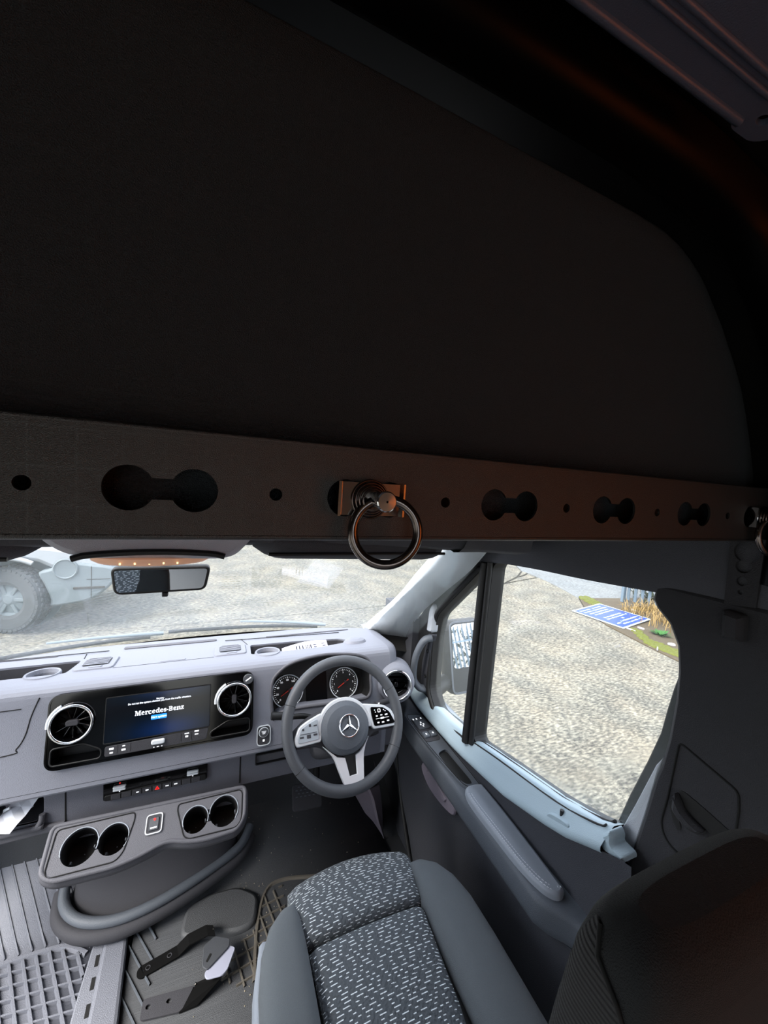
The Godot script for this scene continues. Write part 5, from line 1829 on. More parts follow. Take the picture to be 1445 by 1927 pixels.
# ---------------------------------------------------------------- seats
func seat_row(d: float, xl: float, xr: float, y: float, crown: float, drop: float, n := 17) -> PackedVector3Array:
	var row := PackedVector3Array()
	row.append(Vector3(xl + 0.002, y - drop, -d))
	for i in n:
		var t := float(i) / (n - 1)
		var e := minf(t, 1.0 - t) * (xr - xl)
		var soft := 0.010 * (1.0 - smoothstep(0.0, 0.014, e))
		row.append(Vector3(lerpf(xl, xr, t), y + crown * (1.0 - pow(2.0 * t - 1.0, 2.0)) - soft, -d))
	row.append(Vector3(xr - 0.002, y - drop, -d))
	return row

func bolster(s: SurfaceTool, x0: float, x1: float, side: float) -> void:
	# long rounded cushion beside the seat pad; side is +1 for the one nearer the door
	var rows: Array = []
	for q in [[0.36, 1.0, 0.0], [0.45, 1.0, 0.0], [0.55, 1.0, 0.0], [0.65, 1.0, 0.0], [0.74, 0.97, 0.0], [0.80, 0.88, -0.004], [0.845, 0.72, -0.012], [0.875, 0.5, -0.026], [0.893, 0.22, -0.05], [0.897, 0.06, -0.08]]:
		var row := PackedVector3Array()
		var inn := x0 if side > 0 else x1
		var out := lerpf(inn, x1 if side > 0 else x0, q[1])
		for i in 15:
			var a := PI * i / 14.0
			var c := cos(a)
			var sx := signf(c) * pow(absf(c), 0.75)
			var mid := (inn + out) / 2; var half := absf(out - inn) / 2
			row.append(Vector3(mid - sx * half, 0.475 + q[2] + 0.055 * pow(sin(a), 0.7), -q[0]))
		row.append(Vector3(row[14].x, 0.33, -q[0]))
		row.insert(0, Vector3(row[0].x, 0.33, -q[0]))
		rows.append(row)
	loft(s, rows, false, 1)

func make_seat() -> void:
	var o := thing("driver_chair", "dark cloth driver's seat with dashed pattern and rounded plain side bolsters", "seat")
	build_seat(o)
	var p: Node3D = o.duplicate()
	p.name = numbered("passenger_chair")
	add_child(p)
	p.position = Vector3(-0.86, 0.0, 0.22)
	tag(p, "passenger seat with dashed cloth seen only in the inside mirror", "seat")

func build_seat(o: Node3D) -> void:
	var s := st()
	var rows: Array = []
	# thigh pad, rolling down at its front edge
	for q in [[0.7795, 0.216, 0.511, 0.474, 0.0], [0.7800, 0.2155, 0.5115, 0.492, 0.006], [0.784, 0.214, 0.512, 0.503, 0.010], [0.80, 0.211, 0.515, 0.508, 0.012], [0.83, 0.205, 0.521, 0.510, 0.013], [0.87, 0.198, 0.530, 0.508, 0.012], [0.90, 0.193, 0.536, 0.502, 0.012], [0.922, 0.192, 0.538, 0.492, 0.012], [0.938, 0.194, 0.536, 0.476, 0.012], [0.948, 0.20, 0.53, 0.455, 0.010], [0.952, 0.205, 0.525, 0.41, 0.008], [0.945, 0.21, 0.52, 0.33, 0.004]]:
		var row := seat_row(q[0], q[1], q[2], q[3], q[4], 0.06)
		for i in row.size():
			var t: float = (row[i].x - q[1]) / (q[2] - q[1])
			if q[0] > 0.83: row[i].z -= 0.022 * (1.0 - pow(2 * t - 1, 2)) * smoothstep(0.83, 0.94, q[0]) - 0.006
		rows.append(row)
	loft(s, rows, false, 1, 4.46)
	obj("thigh_pad", s, M.dash_cloth, o)
	s = st()
	rows = []
	for q in [[0.34, 0.235, 0.495, 0.478, 0.0], [0.42, 0.232, 0.496, 0.482, 0.002], [0.55, 0.228, 0.499, 0.490, 0.006], [0.65, 0.224, 0.503, 0.496, 0.008], [0.73, 0.220, 0.508, 0.501, 0.010], [0.76, 0.218, 0.510, 0.502, 0.010], [0.770, 0.217, 0.5105, 0.498, 0.008], [0.7745, 0.2165, 0.511, 0.488, 0.004], [0.775, 0.2165, 0.511, 0.468, 0.0]]:
		rows.append(seat_row(q[0], q[1], q[2], q[3], q[4], 0.06))
	loft(s, rows, false, 1, 4.46)
	obj("seat_pad", s, M.dash_cloth, o)
	s = st()
	bolster(s, 0.100, 0.216, -1)
	obj("side_bolster", s, M.cloth, o)
	s = st()
	bolster(s, 0.512, 0.648, 1)
	obj("side_bolster", s, M.cloth, o)
	s = st()
	bx(s, Vector3(0.365, 0.40, -0.64), Vector3(0.30, 0.17, 0.60), 0.02)
	obj("cushion_core", s, M.gap, o)
	s = st()
	bx(s, Vector3(0.37, 0.25, -0.62), Vector3(0.50, 0.24, 0.52), 0.03)
	bx(s, Vector3(0.37, 0.06, -0.62), Vector3(0.40, 0.14, 0.40), 0.02)
	obj("seat_base", s, M.black, o)
	# grey side valance along the tunnel side
	s = st()
	rows = []
	for q in [[0.34, 0.085], [0.5, 0.083], [0.65, 0.085], [0.76, 0.094], [0.84, 0.112]]:
		rows.append(PackedVector3Array([Vector3(q[1] + 0.022, 0.475, -q[0]), Vector3(q[1] + 0.010, 0.478, -q[0]), Vector3(q[1] + 0.002, 0.468, -q[0]), Vector3(q[1], 0.44, -q[0]), Vector3(q[1] + 0.006, 0.30, -q[0]), Vector3(q[1] + 0.02, 0.14, -q[0])]))
	loft(s, rows, false, 1)
	obj("side_valance", s, M.pad, o)
	# backrest: wide at the shoulders, leaning back
	s = st()
	rows = []
	for q in [[0.50, 0.25, -0.36, 0.10], [0.60, 0.255, -0.335, 0.11], [0.70, 0.255, -0.305, 0.11], [0.79, 0.25, -0.275, 0.105], [0.86, 0.235, -0.25, 0.095], [0.90, 0.20, -0.237, 0.08], [0.92, 0.14, -0.23, 0.05]]:
		var row := PackedVector3Array()
		for i in 32:
			var a := TAU * i / 32
			var cx := signf(cos(a)) * pow(absf(cos(a)), 0.55); var sz := signf(sin(a)) * pow(absf(sin(a)), 0.6)
			row.append(Vector3(0.375 + q[1] * cx, q[0], q[2] + 0.02 + q[3] * 0.6 * sz))
		rows.append(row)
	loft(s, rows, true, 1)
	fan(s, rows[6], true)
	obj("backrest", s, M.cloth_dark, o)
	s = st()
	rows = []
	for q in [[0.56, -0.400], [0.66, -0.375], [0.76, -0.342], [0.83, -0.318], [0.87, -0.300]]:
		var row := PackedVector3Array()
		for i in 11: row.append(Vector3(0.25 + 0.025 * i, q[0], q[1] - 0.012 * sin(PI * i / 10.0) + 0.016))
		rows.append(row)
	loft(s, rows, false, 1, 4.46)
	obj("back_panel", s, M.dash_cloth, o)
	# head restraint
	s = st()
	rows = []
	for q in [[0.96, 0.09, 0.036, -0.195], [0.98, 0.108, 0.040, -0.190], [1.02, 0.122, 0.043, -0.185], [1.10, 0.126, 0.043, -0.174], [1.18, 0.126, 0.042, -0.164], [1.23, 0.125, 0.040, -0.158], [1.252, 0.120, 0.036, -0.156], [1.268, 0.108, 0.028, -0.155], [1.276, 0.086, 0.015, -0.154]]:
		var row := PackedVector3Array()
		for i in 36:
			var a := TAU * i / 36
			var cx := signf(cos(a)) * pow(absf(cos(a)), 0.5); var sz := signf(sin(a)) * pow(absf(sin(a)), 0.6)
			row.append(Vector3(0.382 + q[1] * cx, q[0], q[3] + q[2] * sz))
		rows.append(row)
	loft(s, rows, true, 1)
	fan(s, rows[8], true)
	obj("head_restraint", s, M.cloth_dark, o)
	# ribbed knit on its left flank with a piped seam round it
	s = st()
	var HR := [[0.98, 0.108, 0.040, -0.190], [1.02, 0.122, 0.043, -0.185], [1.10, 0.126, 0.043, -0.174], [1.18, 0.126, 0.042, -0.164], [1.23, 0.125, 0.040, -0.158], [1.252, 0.120, 0.036, -0.156], [1.266, 0.110, 0.029, -0.155]]
	rows = []
	for i in 22:
		var t := i / 21.0
		var y := lerpf(0.985, 1.262, t)
		var k := 0
		while k < HR.size() - 2 and HR[k + 1][0] < y: k += 1
		var f: float = clampf((y - HR[k][0]) / (HR[k + 1][0] - HR[k][0]), 0.0, 1.0)
		var hx := lerpf(HR[k][1], HR[k + 1][1], f) + 0.0015
		var hz := lerpf(HR[k][2], HR[k + 1][2], f) + 0.0015
		var zc := lerpf(HR[k][3], HR[k + 1][3], f)
		# the knit wraps from the front edge round to the rear; the seam arches over its top
		var a1 := lerpf(112.0, 196.0, pow(t, 3.5))
		var row := PackedVector3Array()
		for j in 13:
			var a := deg_to_rad(lerpf(208.0, a1, j / 12.0))
			var cx := signf(cos(a)) * pow(absf(cos(a)), 0.5); var sz := signf(sin(a)) * pow(absf(sin(a)), 0.6)
			row.append(Vector3(0.382 + hx * cx, y, zc + hz * sz))
		rows.append(row)
	loft(s, rows, false, 1, 1.0)
	obj("ribbed_flank", s, knit(), o)
	s = st()
	var seam := PackedVector3Array()
	for i in 22: seam.append(rows[i][12])
	tube(s, seam, 0.0018, 6)
	obj("piping", s, M.gap, o)

func knit() -> StandardMaterial3D:
	# close ribbed knit: ridges running front to back
	var im := Image.create(64, 64, false, Image.FORMAT_RGBA8)
	for y in 64:
		for x in 64:
			var h := 0.5 + 0.5 * sin(TAU * y / 16.0) * (0.85 + 0.15 * sin(TAU * x / 8.0))
			im.set_pixel(x, y, Color(h, h, h))
	im.bump_map_to_normal_map(6.0)
	var m := mat(Color(0.17, 0.17, 0.175), 0.95)
	m.normal_enabled = true
	m.normal_texture = ImageTexture.create_from_image(im)
	m.normal_scale = 1.0
	m.uv1_scale = Vector3(50, 55, 1)
	return m

# ---------------------------------------------------------------- floor mats, track, loose brackets, pedal
func toe(z: float) -> float:      # height of the floor: flat, then rising to the toe board
	return 0.0 if z > -1.43 else (-1.43 - z) * 0.70

func lines_in(area: PackedVector2Array, o: Vector2, step: Vector2, dir: Vector2, n0: int, n1: int) -> Array:
	var out: Array = []
	for k in range(n0, n1):
		var p := o + step * k
		for seg in Geometry2D.intersect_polyline_with_polygon(PackedVector2Array([p - dir * 30, p + dir * 30]), area): out.append(seg)
	return out

func wall_strip(s: SurfaceTool, a: Vector2, b: Vector2, y: float, w: float, h: float) -> void:
	var d := (b - a).normalized()
	var n := Vector2(-d.y, d.x)
	var q: Array = []
	for e in [[a, -1, w, 0.0], [a, -1, w * 0.55, h], [a, 1, w * 0.55, h], [a, 1, w, 0.0]]:
		q.append(e)
	for i in 3:
		var p0: Vector2 = a + n * q[i][1] * q[i][2]; var p1: Vector2 = b + n * q[i][1] * q[i][2]
		var r0: Vector2 = a + n * q[i + 1][1] * q[i + 1][2]; var r1: Vector2 = b + n * q[i + 1][1] * q[i + 1][2]
		quad(s, Vector3(p0.x, y + q[i][3] + toe(p0.y), p0.y), Vector3(p1.x, y + q[i][3] + toe(p1.y), p1.y), Vector3(r1.x, y + q[i + 1][3] + toe(r1.y), r1.y), Vector3(r0.x, y + q[i + 1][3] + toe(r0.y), r0.y))

func mat_sheet(s: SurfaceTool, x0: float, x1: float, zs: Array, y: float) -> void:
	var rows: Array = []
	for z in zs:
		rows.append(PackedVector3Array([Vector3(x0, toe(z), z), Vector3(x0, y + toe(z), z), Vector3((x0 + x1) / 2, y + toe(z), z), Vector3(x1, y + toe(z), z), Vector3(x1, toe(z), z)]))
	loft(s, rows, false, 1)

func make_floor_things() -> void:
	var o := thing("passenger_floor_mat", "grey rubber mat with parallel ribs and a deep diamond grid", "floor mat")
	var s := st()
	mat_sheet(s, -0.84, -0.335, [-0.95, -1.2, -1.4, -1.43, -1.47, -1.56, -1.64], 0.006)
	obj("sheet", s, M.mat_rubber, o)
	var a := Vector2(0.0345, 0.003); var b := Vector2(0.018, 0.038)
	var grid := V2([-0.82, -1.385, -0.60, -1.396, -0.45, -1.394, -0.41, -1.382, -0.37, -1.357, -0.346, -1.330, -0.341, -1.24, -0.337, -1.00, -0.82, -1.00])
	var org := Vector2(-0.497, -1.402)
	for seg in lines_in(grid, org, a, b, -18, 14):
		s = st(); wall_strip(s, seg[0], seg[1], 0.006, 0.0052, 0.011); obj("grid_wall", s, M.mat_rib, o)
	for seg in lines_in(grid, org, b, a, -2, 12):
		s = st(); wall_strip(s, seg[0], seg[1], 0.006, 0.0042, 0.010); obj("grid_wall", s, M.mat_rib, o)
	# broad border bands round the grid
	s = st()
	var arc := spline2(V2([-0.82, -1.392, -0.60, -1.403, -0.45, -1.402, -0.40, -1.386, -0.352, -1.352]), 5)
	for i in arc.size() - 1: wall_strip(s, arc[i], arc[i + 1], 0.006, 0.009, 0.010)
	obj("border", s, M.mat_rubber, o)
	# ribs fanning up the toe board
	var ribarea := V2([-0.82, -1.63, -0.40, -1.63, -0.40, -1.46, -0.348, -1.44, -0.345, -1.37, -0.40, -1.402, -0.45, -1.418, -0.60, -1.42, -0.82, -1.41])
	for seg in lines_in(ribarea, Vector2(-0.546, -1.42), Vector2(0.0345, 0.001), Vector2(0.119, 0.19).normalized() * 0.05, -12, 9):
		s = st()
		var n := 6
		for i in n: wall_strip(s, seg[0].lerp(seg[1], i / float(n)), seg[0].lerp(seg[1], (i + 1) / float(n)), 0.006, 0.0024, 0.004)
		obj("rib", s, M.mat_rib, o)
	s = st()
	for pts in [V2([-0.36, -1.62, -0.375, -1.53, -0.365, -1.475, -0.33, -1.450, -0.295, -1.445])]:
		var p := spline2(pts, 5)
		for i in p.size() - 1: wall_strip(s, p[i], p[i + 1], 0.006, 0.004, 0.010)
	obj("raised_lip", s, M.mat_rib, o)
	# step rail between the mats: slotted strip and smooth strip
	var t := thing("floor_rail", "slotted dark rail and smooth strip dividing the two floor mats", "rail")
	s = st()
	prism(s, V2([-0.345, 1.00, -0.342, 1.24, -0.338, 1.35, -0.330, 1.43, -0.310, 1.435, -0.292, 1.20, -0.288, 1.00]), 0.0, 0.022, 0.004, FL(0))
	obj("slotted_strip", s, M.mat_rubber, t)
	s = st()
	prism(s, V2([-0.296, 1.00, -0.300, 1.20, -0.310, 1.425, -0.262, 1.445, -0.248, 1.438, -0.222, 1.14, -0.212, 1.00]), 0.0, 0.030, 0.010, FL(0))
	obj("smooth_strip", s, M.mat_rib, t)
	for q in [[-0.317, -1.37], [-0.312, -1.31], [-0.308, -1.25], [-0.304, -1.185], [-0.299, -1.12]]:
		s = st()
		prism(s, V2([-0.006, -0.016, 0.004, -0.016, 0.002, 0.016, -0.008, 0.016]), 0.0218, 0.0228, 0.0, FL(0).translated(Vector3.ZERO) * at(q[0], -q[1], 0))
		obj("slot", s, M.gap, t)
	# driver's side mat
	var d := thing("driver_floor_mat", "dusty black rubber mat in the driver's footwell", "floor mat")
	s = st()
	mat_sheet(s, -0.225, 0.70, [-0.55, -0.8, -1.1, -1.3, -1.43, -1.47, -1.56, -1.66, -1.76], 0.006)
	obj("sheet", s, M.floor_dark, d)
	var ra := V2([-0.24, -1.45, -0.20, -1.445, -0.155, -1.40, -0.155, -1.06, -0.22, -1.06])
	for seg in lines_in(ra, Vector2(-0.171, -1.289), Vector2(0.0, 0.062), Vector2(0.071, 0.119).normalized() * 0.05, -6, 7):
		s = st(); wall_strip(s, seg[0], seg[1], 0.006, 0.0024, 0.006); obj("rib", s, M.door, d)
	var gr := V2([0.045, -1.14, 0.10, -1.22, 0.16, -1.25, 0.185, -1.34, 0.26, -1.36, 0.26, -1.02, 0.18, -1.09, 0.10, -1.10])
	for seg in lines_in(gr, Vector2(0.15, -1.23), Vector2(0.036, 0.004), Vector2(0.012, 0.05), -6, 8):
		s = st(); wall_strip(s, seg[0], seg[1], 0.006, 0.0028, 0.006); obj("grid_wall", s, M.dusty, d)
	for seg in lines_in(gr, Vector2(0.15, -1.23), Vector2(0.006, 0.036), Vector2(0.05, -0.008), -6, 8):
		s = st(); wall_strip(s, seg[0], seg[1], 0.006, 0.0028, 0.006); obj("grid_wall", s, M.dusty, d)
	s = st()
	prism(s, rounded(V2([-0.085, 1.29, -0.07, 1.385, 0.0, 1.405, 0.10, 1.40, 0.172, 1.345, 0.155, 1.255, 0.10, 1.245, -0.02, 1.275]), 0.03), 0.006, 0.026, 0.010, FL(0))
	obj("heel_pad", s, mat(Color(0.27, 0.275, 0.285), 0.6, 0.0, 0.5, 12.0), d)
	s = st()
	var rim := spline2(V2([0.14, -1.10, 0.16, -1.25, 0.20, -1.36, 0.27, -1.38, 0.40, -1.35, 0.55, -1.33]), 5)
	for i in rim.size() - 1: wall_strip(s, rim[i], rim[i + 1], 0.006, 0.006, 0.008)
	obj("border", s, M.dusty, d)
	# grit on the mat
	var r := RandomNumberGenerator.new()
	r.seed = 4
	s = st()
	for i in 150:
		var x := r.randf_range(-0.18, 0.60); var z := r.randf_range(-1.60, -1.05)
		if r.randf() < 0.5: x = r.randf_range(0.08, 0.28)
		var q := r.randf_range(0.0007, 0.0022)
		lathe(s, V2([q, 0.0, q * 0.8, q * 0.8, 0.0002, q]), FL(0.007 + toe(z)).translated(Vector3(x, 0, z)), 5)
	tag(obj("grit", s, mat(Color(0.62, 0.58, 0.50), 0.9)), "pale grit and crumbs scattered over the driver's mat", "grit", "", "stuff")
	make_brackets()
	# brake pedal
	var p := thing("brake_pedal", "wide dimpled rubber pedal under the steering column", "pedal")
	var T := Transform3D(Basis(Vector3(0, 1, 0), -0.1) * fr(Vector3.ZERO, 48).basis, Vector3(0.362, 0.272, -1.452))
	s = st()
	prism(s, rr(0.118, 0.090, 0.012), -0.012, 0.004, 0.003, T)
	obj("pad", s, M.tray, p)
	for j in 4:
		for i in 6:
			s = st()
			bx(s, Vector3(-0.042 + 0.017 * i + (0.0085 if j % 2 else 0.0), 0.005 + 0.011 * j - 0.005, 0.0045), Vector3(0.009, 0.004, 0.003), 0.001, T)
			obj("grip", s, M.door, p)
	s = st()
	tube(s, spline(V3([0.40, 0.275, -1.465, 0.42, 0.36, -1.55, 0.42, 0.52, -1.56])), 0.014, 8)
	obj("arm", s, M.black, p)
	# purple-grey duct cover running down beside the pedals
	s = st()
	var rows: Array = []
	for q in [[0.34, 0.50, 0.64, -1.34], [0.27, 0.545, 0.662, -1.36], [0.20, 0.575, 0.680, -1.38], [0.13, 0.61, 0.692, -1.39], [0.07, 0.655, 0.700, -1.395], [0.03, 0.685, 0.704, -1.40]]:
		rows.append(PackedVector3Array([Vector3(q[1], q[0], q[3] - 0.14), Vector3(q[1] + 0.01, q[0], q[3] - 0.05), Vector3(lerpf(q[1], q[2], 0.55), q[0], q[3] - 0.01), Vector3(lerpf(q[1], q[2], 0.62), q[0], q[3] + 0.01), Vector3(q[2] - 0.01, q[0], q[3]), Vector3(q[2], q[0], q[3] - 0.03), Vector3(q[2] + 0.02, q[0], q[3] - 0.14)]))
	loft(s, rows, false, 4294967295)
	tag(obj("duct_cover", s, M.purple), "curved purple-grey plastic duct cover to the right of the pedal", "cover")

func make_brackets() -> void:
	var o := thing("strap_bracket", "bent black steel strap with two round holes arching over the mat", "bracket")
	var s := st()
	var top := V3([-0.178, 0.012, -1.242, -0.125, 0.014, -1.252, -0.085, 0.018, -1.258, -0.055, 0.040, -1.262, 0.0, 0.058, -1.256, 0.022, 0.060, -1.246])
	var rows: Array = []
	for q in top: rows.append(PackedVector3Array([q + Vector3(-0.004, 0, -0.017), q + Vector3(0.004, 0, 0.017), q + Vector3(0.004, -0.004, 0.017), q + Vector3(-0.004, -0.004, -0.017)]))
	loft(s, rows, true, 4294967295)
	fan(s, rows[0]); fan(s, rows[5], true)
	lathe(s, V2([0.018, -0.004, 0.018, 0.0, 0.001, 0.0]), FL(0.012).translated(Vector3(-0.178, 0, -1.242)), 20)
	obj("strap", s, M.strap, o)
	for q in [Vector3(-0.166, 0.0135, -1.245), Vector3(-0.108, 0.0165, -1.255)]:
		s = st()
		torus(s, 0.006, 0.0012, Transform3D(FL(0).basis, q), 16, 5)
		obj("hole_rim", s, M.tray, o)
	var o2 := thing("plate_bracket", "black steel bracket plate with two round holes lying flat on the mat", "bracket")
	carve("plate", [rounded(V2([-0.168, 1.118, -0.166, 1.166, -0.03, 1.150, -0.062, 1.100]), 0.010), FL(0.010), 0.0, 0.004], [[circ(0.0075, -0.150, 1.143, 16, 0.006), FL(0.0), -0.1, 0.1], [circ(0.0075, -0.096, 1.137, 16, 0.006), FL(0.0), -0.1, 0.1]], M.tray, o2)
	s = st()
	quad(s, Vector3(-0.068, 0.012, -1.100), Vector3(-0.020, 0.014, -1.098), Vector3(0.046, 0.050, -1.116), Vector3(-0.026, 0.014, -1.150))
	quad(s, Vector3(-0.026, 0.014, -1.150), Vector3(0.046, 0.050, -1.116), Vector3(0.050, 0.052, -1.130), Vector3(-0.022, 0.016, -1.153))
	quad(s, Vector3(-0.068, 0.008, -1.100), Vector3(-0.020, 0.010, -1.098), Vector3(0.046, 0.046, -1.116), Vector3(-0.026, 0.010, -1.150))
	obj("bent_wing", s, M.strap, o2)
	for k in 2:
		var pl: PackedVector2Array = [rounded(V2([-0.010, 1.150, -0.008, 1.205, 0.024, 1.222, 0.070, 1.198, 0.066, 1.176, 0.004, 1.136]), 0.008), rounded(V2([0.002, 1.118, -0.004, 1.136, 0.066, 1.186, 0.086, 1.172, 0.062, 1.122, 0.046, 1.112]), 0.008)][k]
		s = st()
		prism(s, pl, 0.0, 0.004, 0.001, FL([0.064, 0.058][k]))
		var o3 := thing("shim_plate", ["dark grey slotted metal plate resting between the black brackets", "pale grey metal plate under the slotted one between the brackets"][k], "plate")
		obj("plate", s, [M.leather, mat(Color(0.62, 0.63, 0.70), 0.5)][k], o3)
		if k == 0:
			s = st()
			prism(s, rr(0.022, 0.007, 0.003), 0.0, 0.0006, 0.0, FL(0.0681) * Transform3D(Basis(Vector3(0, 0, 1), 1.0), Vector3(0.008, 1.166, 0)))
			obj("slot", s, M.hole, o3)
	for k in 2:
		s = st()
		lathe(s, V2([0.003, 0.0, 0.003, 0.004, 0.001, 0.005]), FL([0.060, 0.014][k]).translated([Vector3(0.020, 0, -1.248), Vector3(-0.026, 0, -1.150)][k]), 10)
		obj("bolt", s, M.steel, [o, o2][k])

# ---------------------------------------------------------------- beam, felt panel, roof bows
func make_beam() -> void:
	var o := thing("cross_beam", "black powder-coated steel beam with dumbbell slots spanning the van", "beam")
	var F := Transform3D(Basis(), Vector3(0, 1.5617, -0.34))
	var cuts: Array = []
	for k in range(-5, 6):
		var x := -0.042 + 0.1695 * k
		cuts.append([circ(0.0172, x - 0.0222, 0, 30), F, -0.05, 0.05])
		cuts.append([circ(0.0172, x + 0.0222, 0, 30), F, -0.05, 0.05])
		cuts.append([rr(0.032, 0.0165, 0.001, x, 0, 2), F, -0.05, 0.05])
		cuts.append([circ(0.0054, x + 0.085, 0, 18), F, -0.05, 0.05])
	carve("face", [V2([-0.872, -0.0355, 0.86, -0.0355, 0.86, 0.0445, -0.872, 0.0445]), F, -0.003, 0.0], cuts, M.powder, o)
	var s := st()
	var rows: Array = []
	for x in [-0.872, 0.86]:
		var row := PackedVector3Array()
		for q in [[-0.0355, 0.0], [-0.0380, -0.0004], [-0.0395, -0.0018], [-0.0402, -0.004], [-0.0402, -0.039], [-0.0375, -0.039], [-0.0375, -0.004], [-0.0355, -0.003]]:
			row.append(F * Vector3(x, q[0], q[1]))
		rows.append(row)
	loft(s, rows, true, 1)
	obj("lower_flange", s, M.powder, o)
	s = st()
	rows = []
	for x in [-0.872, 0.86]:
		var row := PackedVector3Array()
		for q in [[0.0445, 0.0], [0.0470, -0.0005], [0.0483, -0.002], [0.0486, -0.004], [0.0486, -0.036], [0.0460, -0.036], [0.0460, -0.004], [0.0445, -0.003]]:
			row.append(F * Vector3(x, q[0], q[1]))
		rows.append(row)
	loft(s, rows, true, 1)
	obj("upper_flange", s, M.powder, o)
	# end bracket fixed to the side of the van, drilled with a row of shrinking holes
	carve("end_bracket", [V2([0.336, 1.409, 0.380, 1.402, 0.384, 1.525, 0.336, 1.525]), SD(0.832), 0.0, 0.006], [[circ(0.0185, 0.358, 1.500, 28), SD(0), -1, 2], [circ(0.0115, 0.360, 1.4745, 24), SD(0), -1, 2], [circ(0.0078, 0.3595, 1.4485, 20), SD(0), -1, 2], [circ(0.0042, 0.359, 1.4295, 16), SD(0), -1, 2]], M.liner_dark, o)
	# felt-covered board closing the space above the cab
	s = st()
	var half := V2([0.866, 1.5235, 0.861, 1.628, 0.840, 1.675, 0.811, 1.730, 0.785, 1.772, 0.755, 1.808, 0.71, 1.855, 0.657, 1.902, 0.635, 1.917, 0.612, 1.929, 0.585, 1.940, 0.547, 1.949, 0.492, 1.953, 0.31, 1.958, 0.173, 1.962, 0.0, 1.966])
	prism(s, mirror_x(half), -0.395, -0.375, 0.004)
	tag(obj("bulkhead_board", s, M.felt), "large black felt-covered board filling the high roof above the beam", "panel")
	# roof bows
	var b := thing("roof_bow", "dark painted steel roof bow arching just behind the felt board", "roof bow")
	s = st()
	var path := PackedVector3Array()
	for p in spline2(mirror_x(roof_section()), 4): path.append(Vector3(p.x * 0.985, 1.45 + (p.y - 1.45) * 0.985, -0.30))
	rows = []
	for q in [[0.0, -0.045], [0.03, -0.034], [0.036, -0.024], [0.038, -0.012], [0.036, 0.002], [0.03, 0.014], [0.0, 0.024]]:
		var row := PackedVector3Array()
		for i in path.size():
			var t := (path[mini(i + 1, path.size() - 1)] - path[maxi(i - 1, 0)]).normalized()
			var n := Vector3(-t.y, t.x, 0)
			row.append(path[i] + n * q[0] * (1.0 if n.y < 0 or true else -1.0) + Vector3(0, 0, q[1]))
		rows.append(row)
	loft(s, rows, false, 1)
	obj("arch", s, mat(Color(0.02, 0.02, 0.022), 0.30, 0.0, 0.0, 18.0, 0.22), b)
	var g := thing("roof_brace", "grey gloss-painted roof brace with pressed ridges and drilled end", "roof brace")
	s = st()
	prism(s, V2([-0.46, 0.02, 0.438, 0.02, 0.438, 0.243, -0.46, 0.243]), 0.0, 0.035, 0.0, FL(1.932), 0.006)
	obj("plate", s, M.roof_paint, g)
	s = st()
	for z in [-0.214, -0.205]: tube(s, V3([-0.46, 1.931, z, 0.428, 1.931, z + 0.002]), 0.0026, 8)
	tube(s, V3([-0.46, 1.932, -0.236, 0.43, 1.932, -0.236]), 0.004, 8)
	obj("pressed_ridge", s, M.roof_paint, g)
	carve("end_tab", [rounded(V2([0.428, 0.05, 0.482, 0.08, 0.486, 0.232, 0.47, 0.246, 0.428, 0.246]), 0.012), FL(1.936), 0.0, 0.006], [[circ(0.0075, 0.452, 0.2285, 18, 0.005), FL(1.9), -0.2, 0.2]], M.roof_paint, g)
	# lashing rings in the slots
	var ring := make_ring()
	var r2: Node3D = ring.duplicate()
	r2.name = numbered("tie_down_ring")
	add_child(r2)
	r2.position = Vector3(0.1270 + 0.6780, 1.5617, -0.34)
	tag(ring, "chrome ring fitting clipped in the beam slot left of the bare slots", "ring fitting", "ring fittings on the beam")
	tag(r2, "metal ring fitting at the far end of the beam by the side", "ring fitting", "ring fittings on the beam")
	make_cargo_lamp()

func make_ring() -> Node3D:
	var o := thing("tie_down_ring", "", "ring fitting", at(0.1270, 1.5617, -0.34))
	var s := st()
	bx(s, Vector3(0.002, 0.0, 0.0045), Vector3(0.0575, 0.031, 0.003), 0.0004)
	obj("plate", s, M.steel, o)
	s = st()
	prism(s, V2([-0.0265, 0.003, -0.0265, 0.0060, -0.0300, 0.014, -0.0325, 0.014, -0.0295, 0.004]), -0.0155, 0.0155, 0.0, Transform3D(Basis(Vector3(1, 0, 0), Vector3(0, 0, 1), Vector3(0, -1, 0)), Vector3.ZERO))
	obj("bent_lip", s, M.chrome, o)
	s = st()
	prism(s, V2([0.030, 0.003, 0.030, 0.006, 0.0325, 0.010, 0.0345, 0.0095, 0.032, 0.003]), -0.0155, 0.0155, 0.0, Transform3D(Basis(Vector3(1, 0, 0), Vector3(0, 0, 1), Vector3(0, -1, 0)), Vector3.ZERO))
	obj("bent_lip", s, M.steel, o)
	# spring washers round the stud
	for i in 4:
		s = st()
		torus(s, 0.0175 - 0.0026 * i, 0.0011, at(0.0, 0.0, 0.0072 + 0.0026 * i), 32, 6)
		obj("washer", s, M.dark_steel, o)
	s = st()
	lathe(s, V2([0.0075, 0.004, 0.0075, 0.028, 0.0085, 0.0285, 0.0092, 0.0295, 0.0092, 0.0345, 0.0082, 0.0355, 0.001, 0.0358]), at(0.005, 0, 0), 32)
	obj("stud", s, M.chrome, o)
	s = st()
	torus(s, 0.0300, 0.0046, Transform3D(Basis(Vector3(1, 0, 0), -0.10) * Basis(Vector3(0, 1, 0), -0.28), Vector3(0.012, -0.0285, 0.020)), 64, 14)
	obj("ring", s, M.dark_steel, o)
	return o

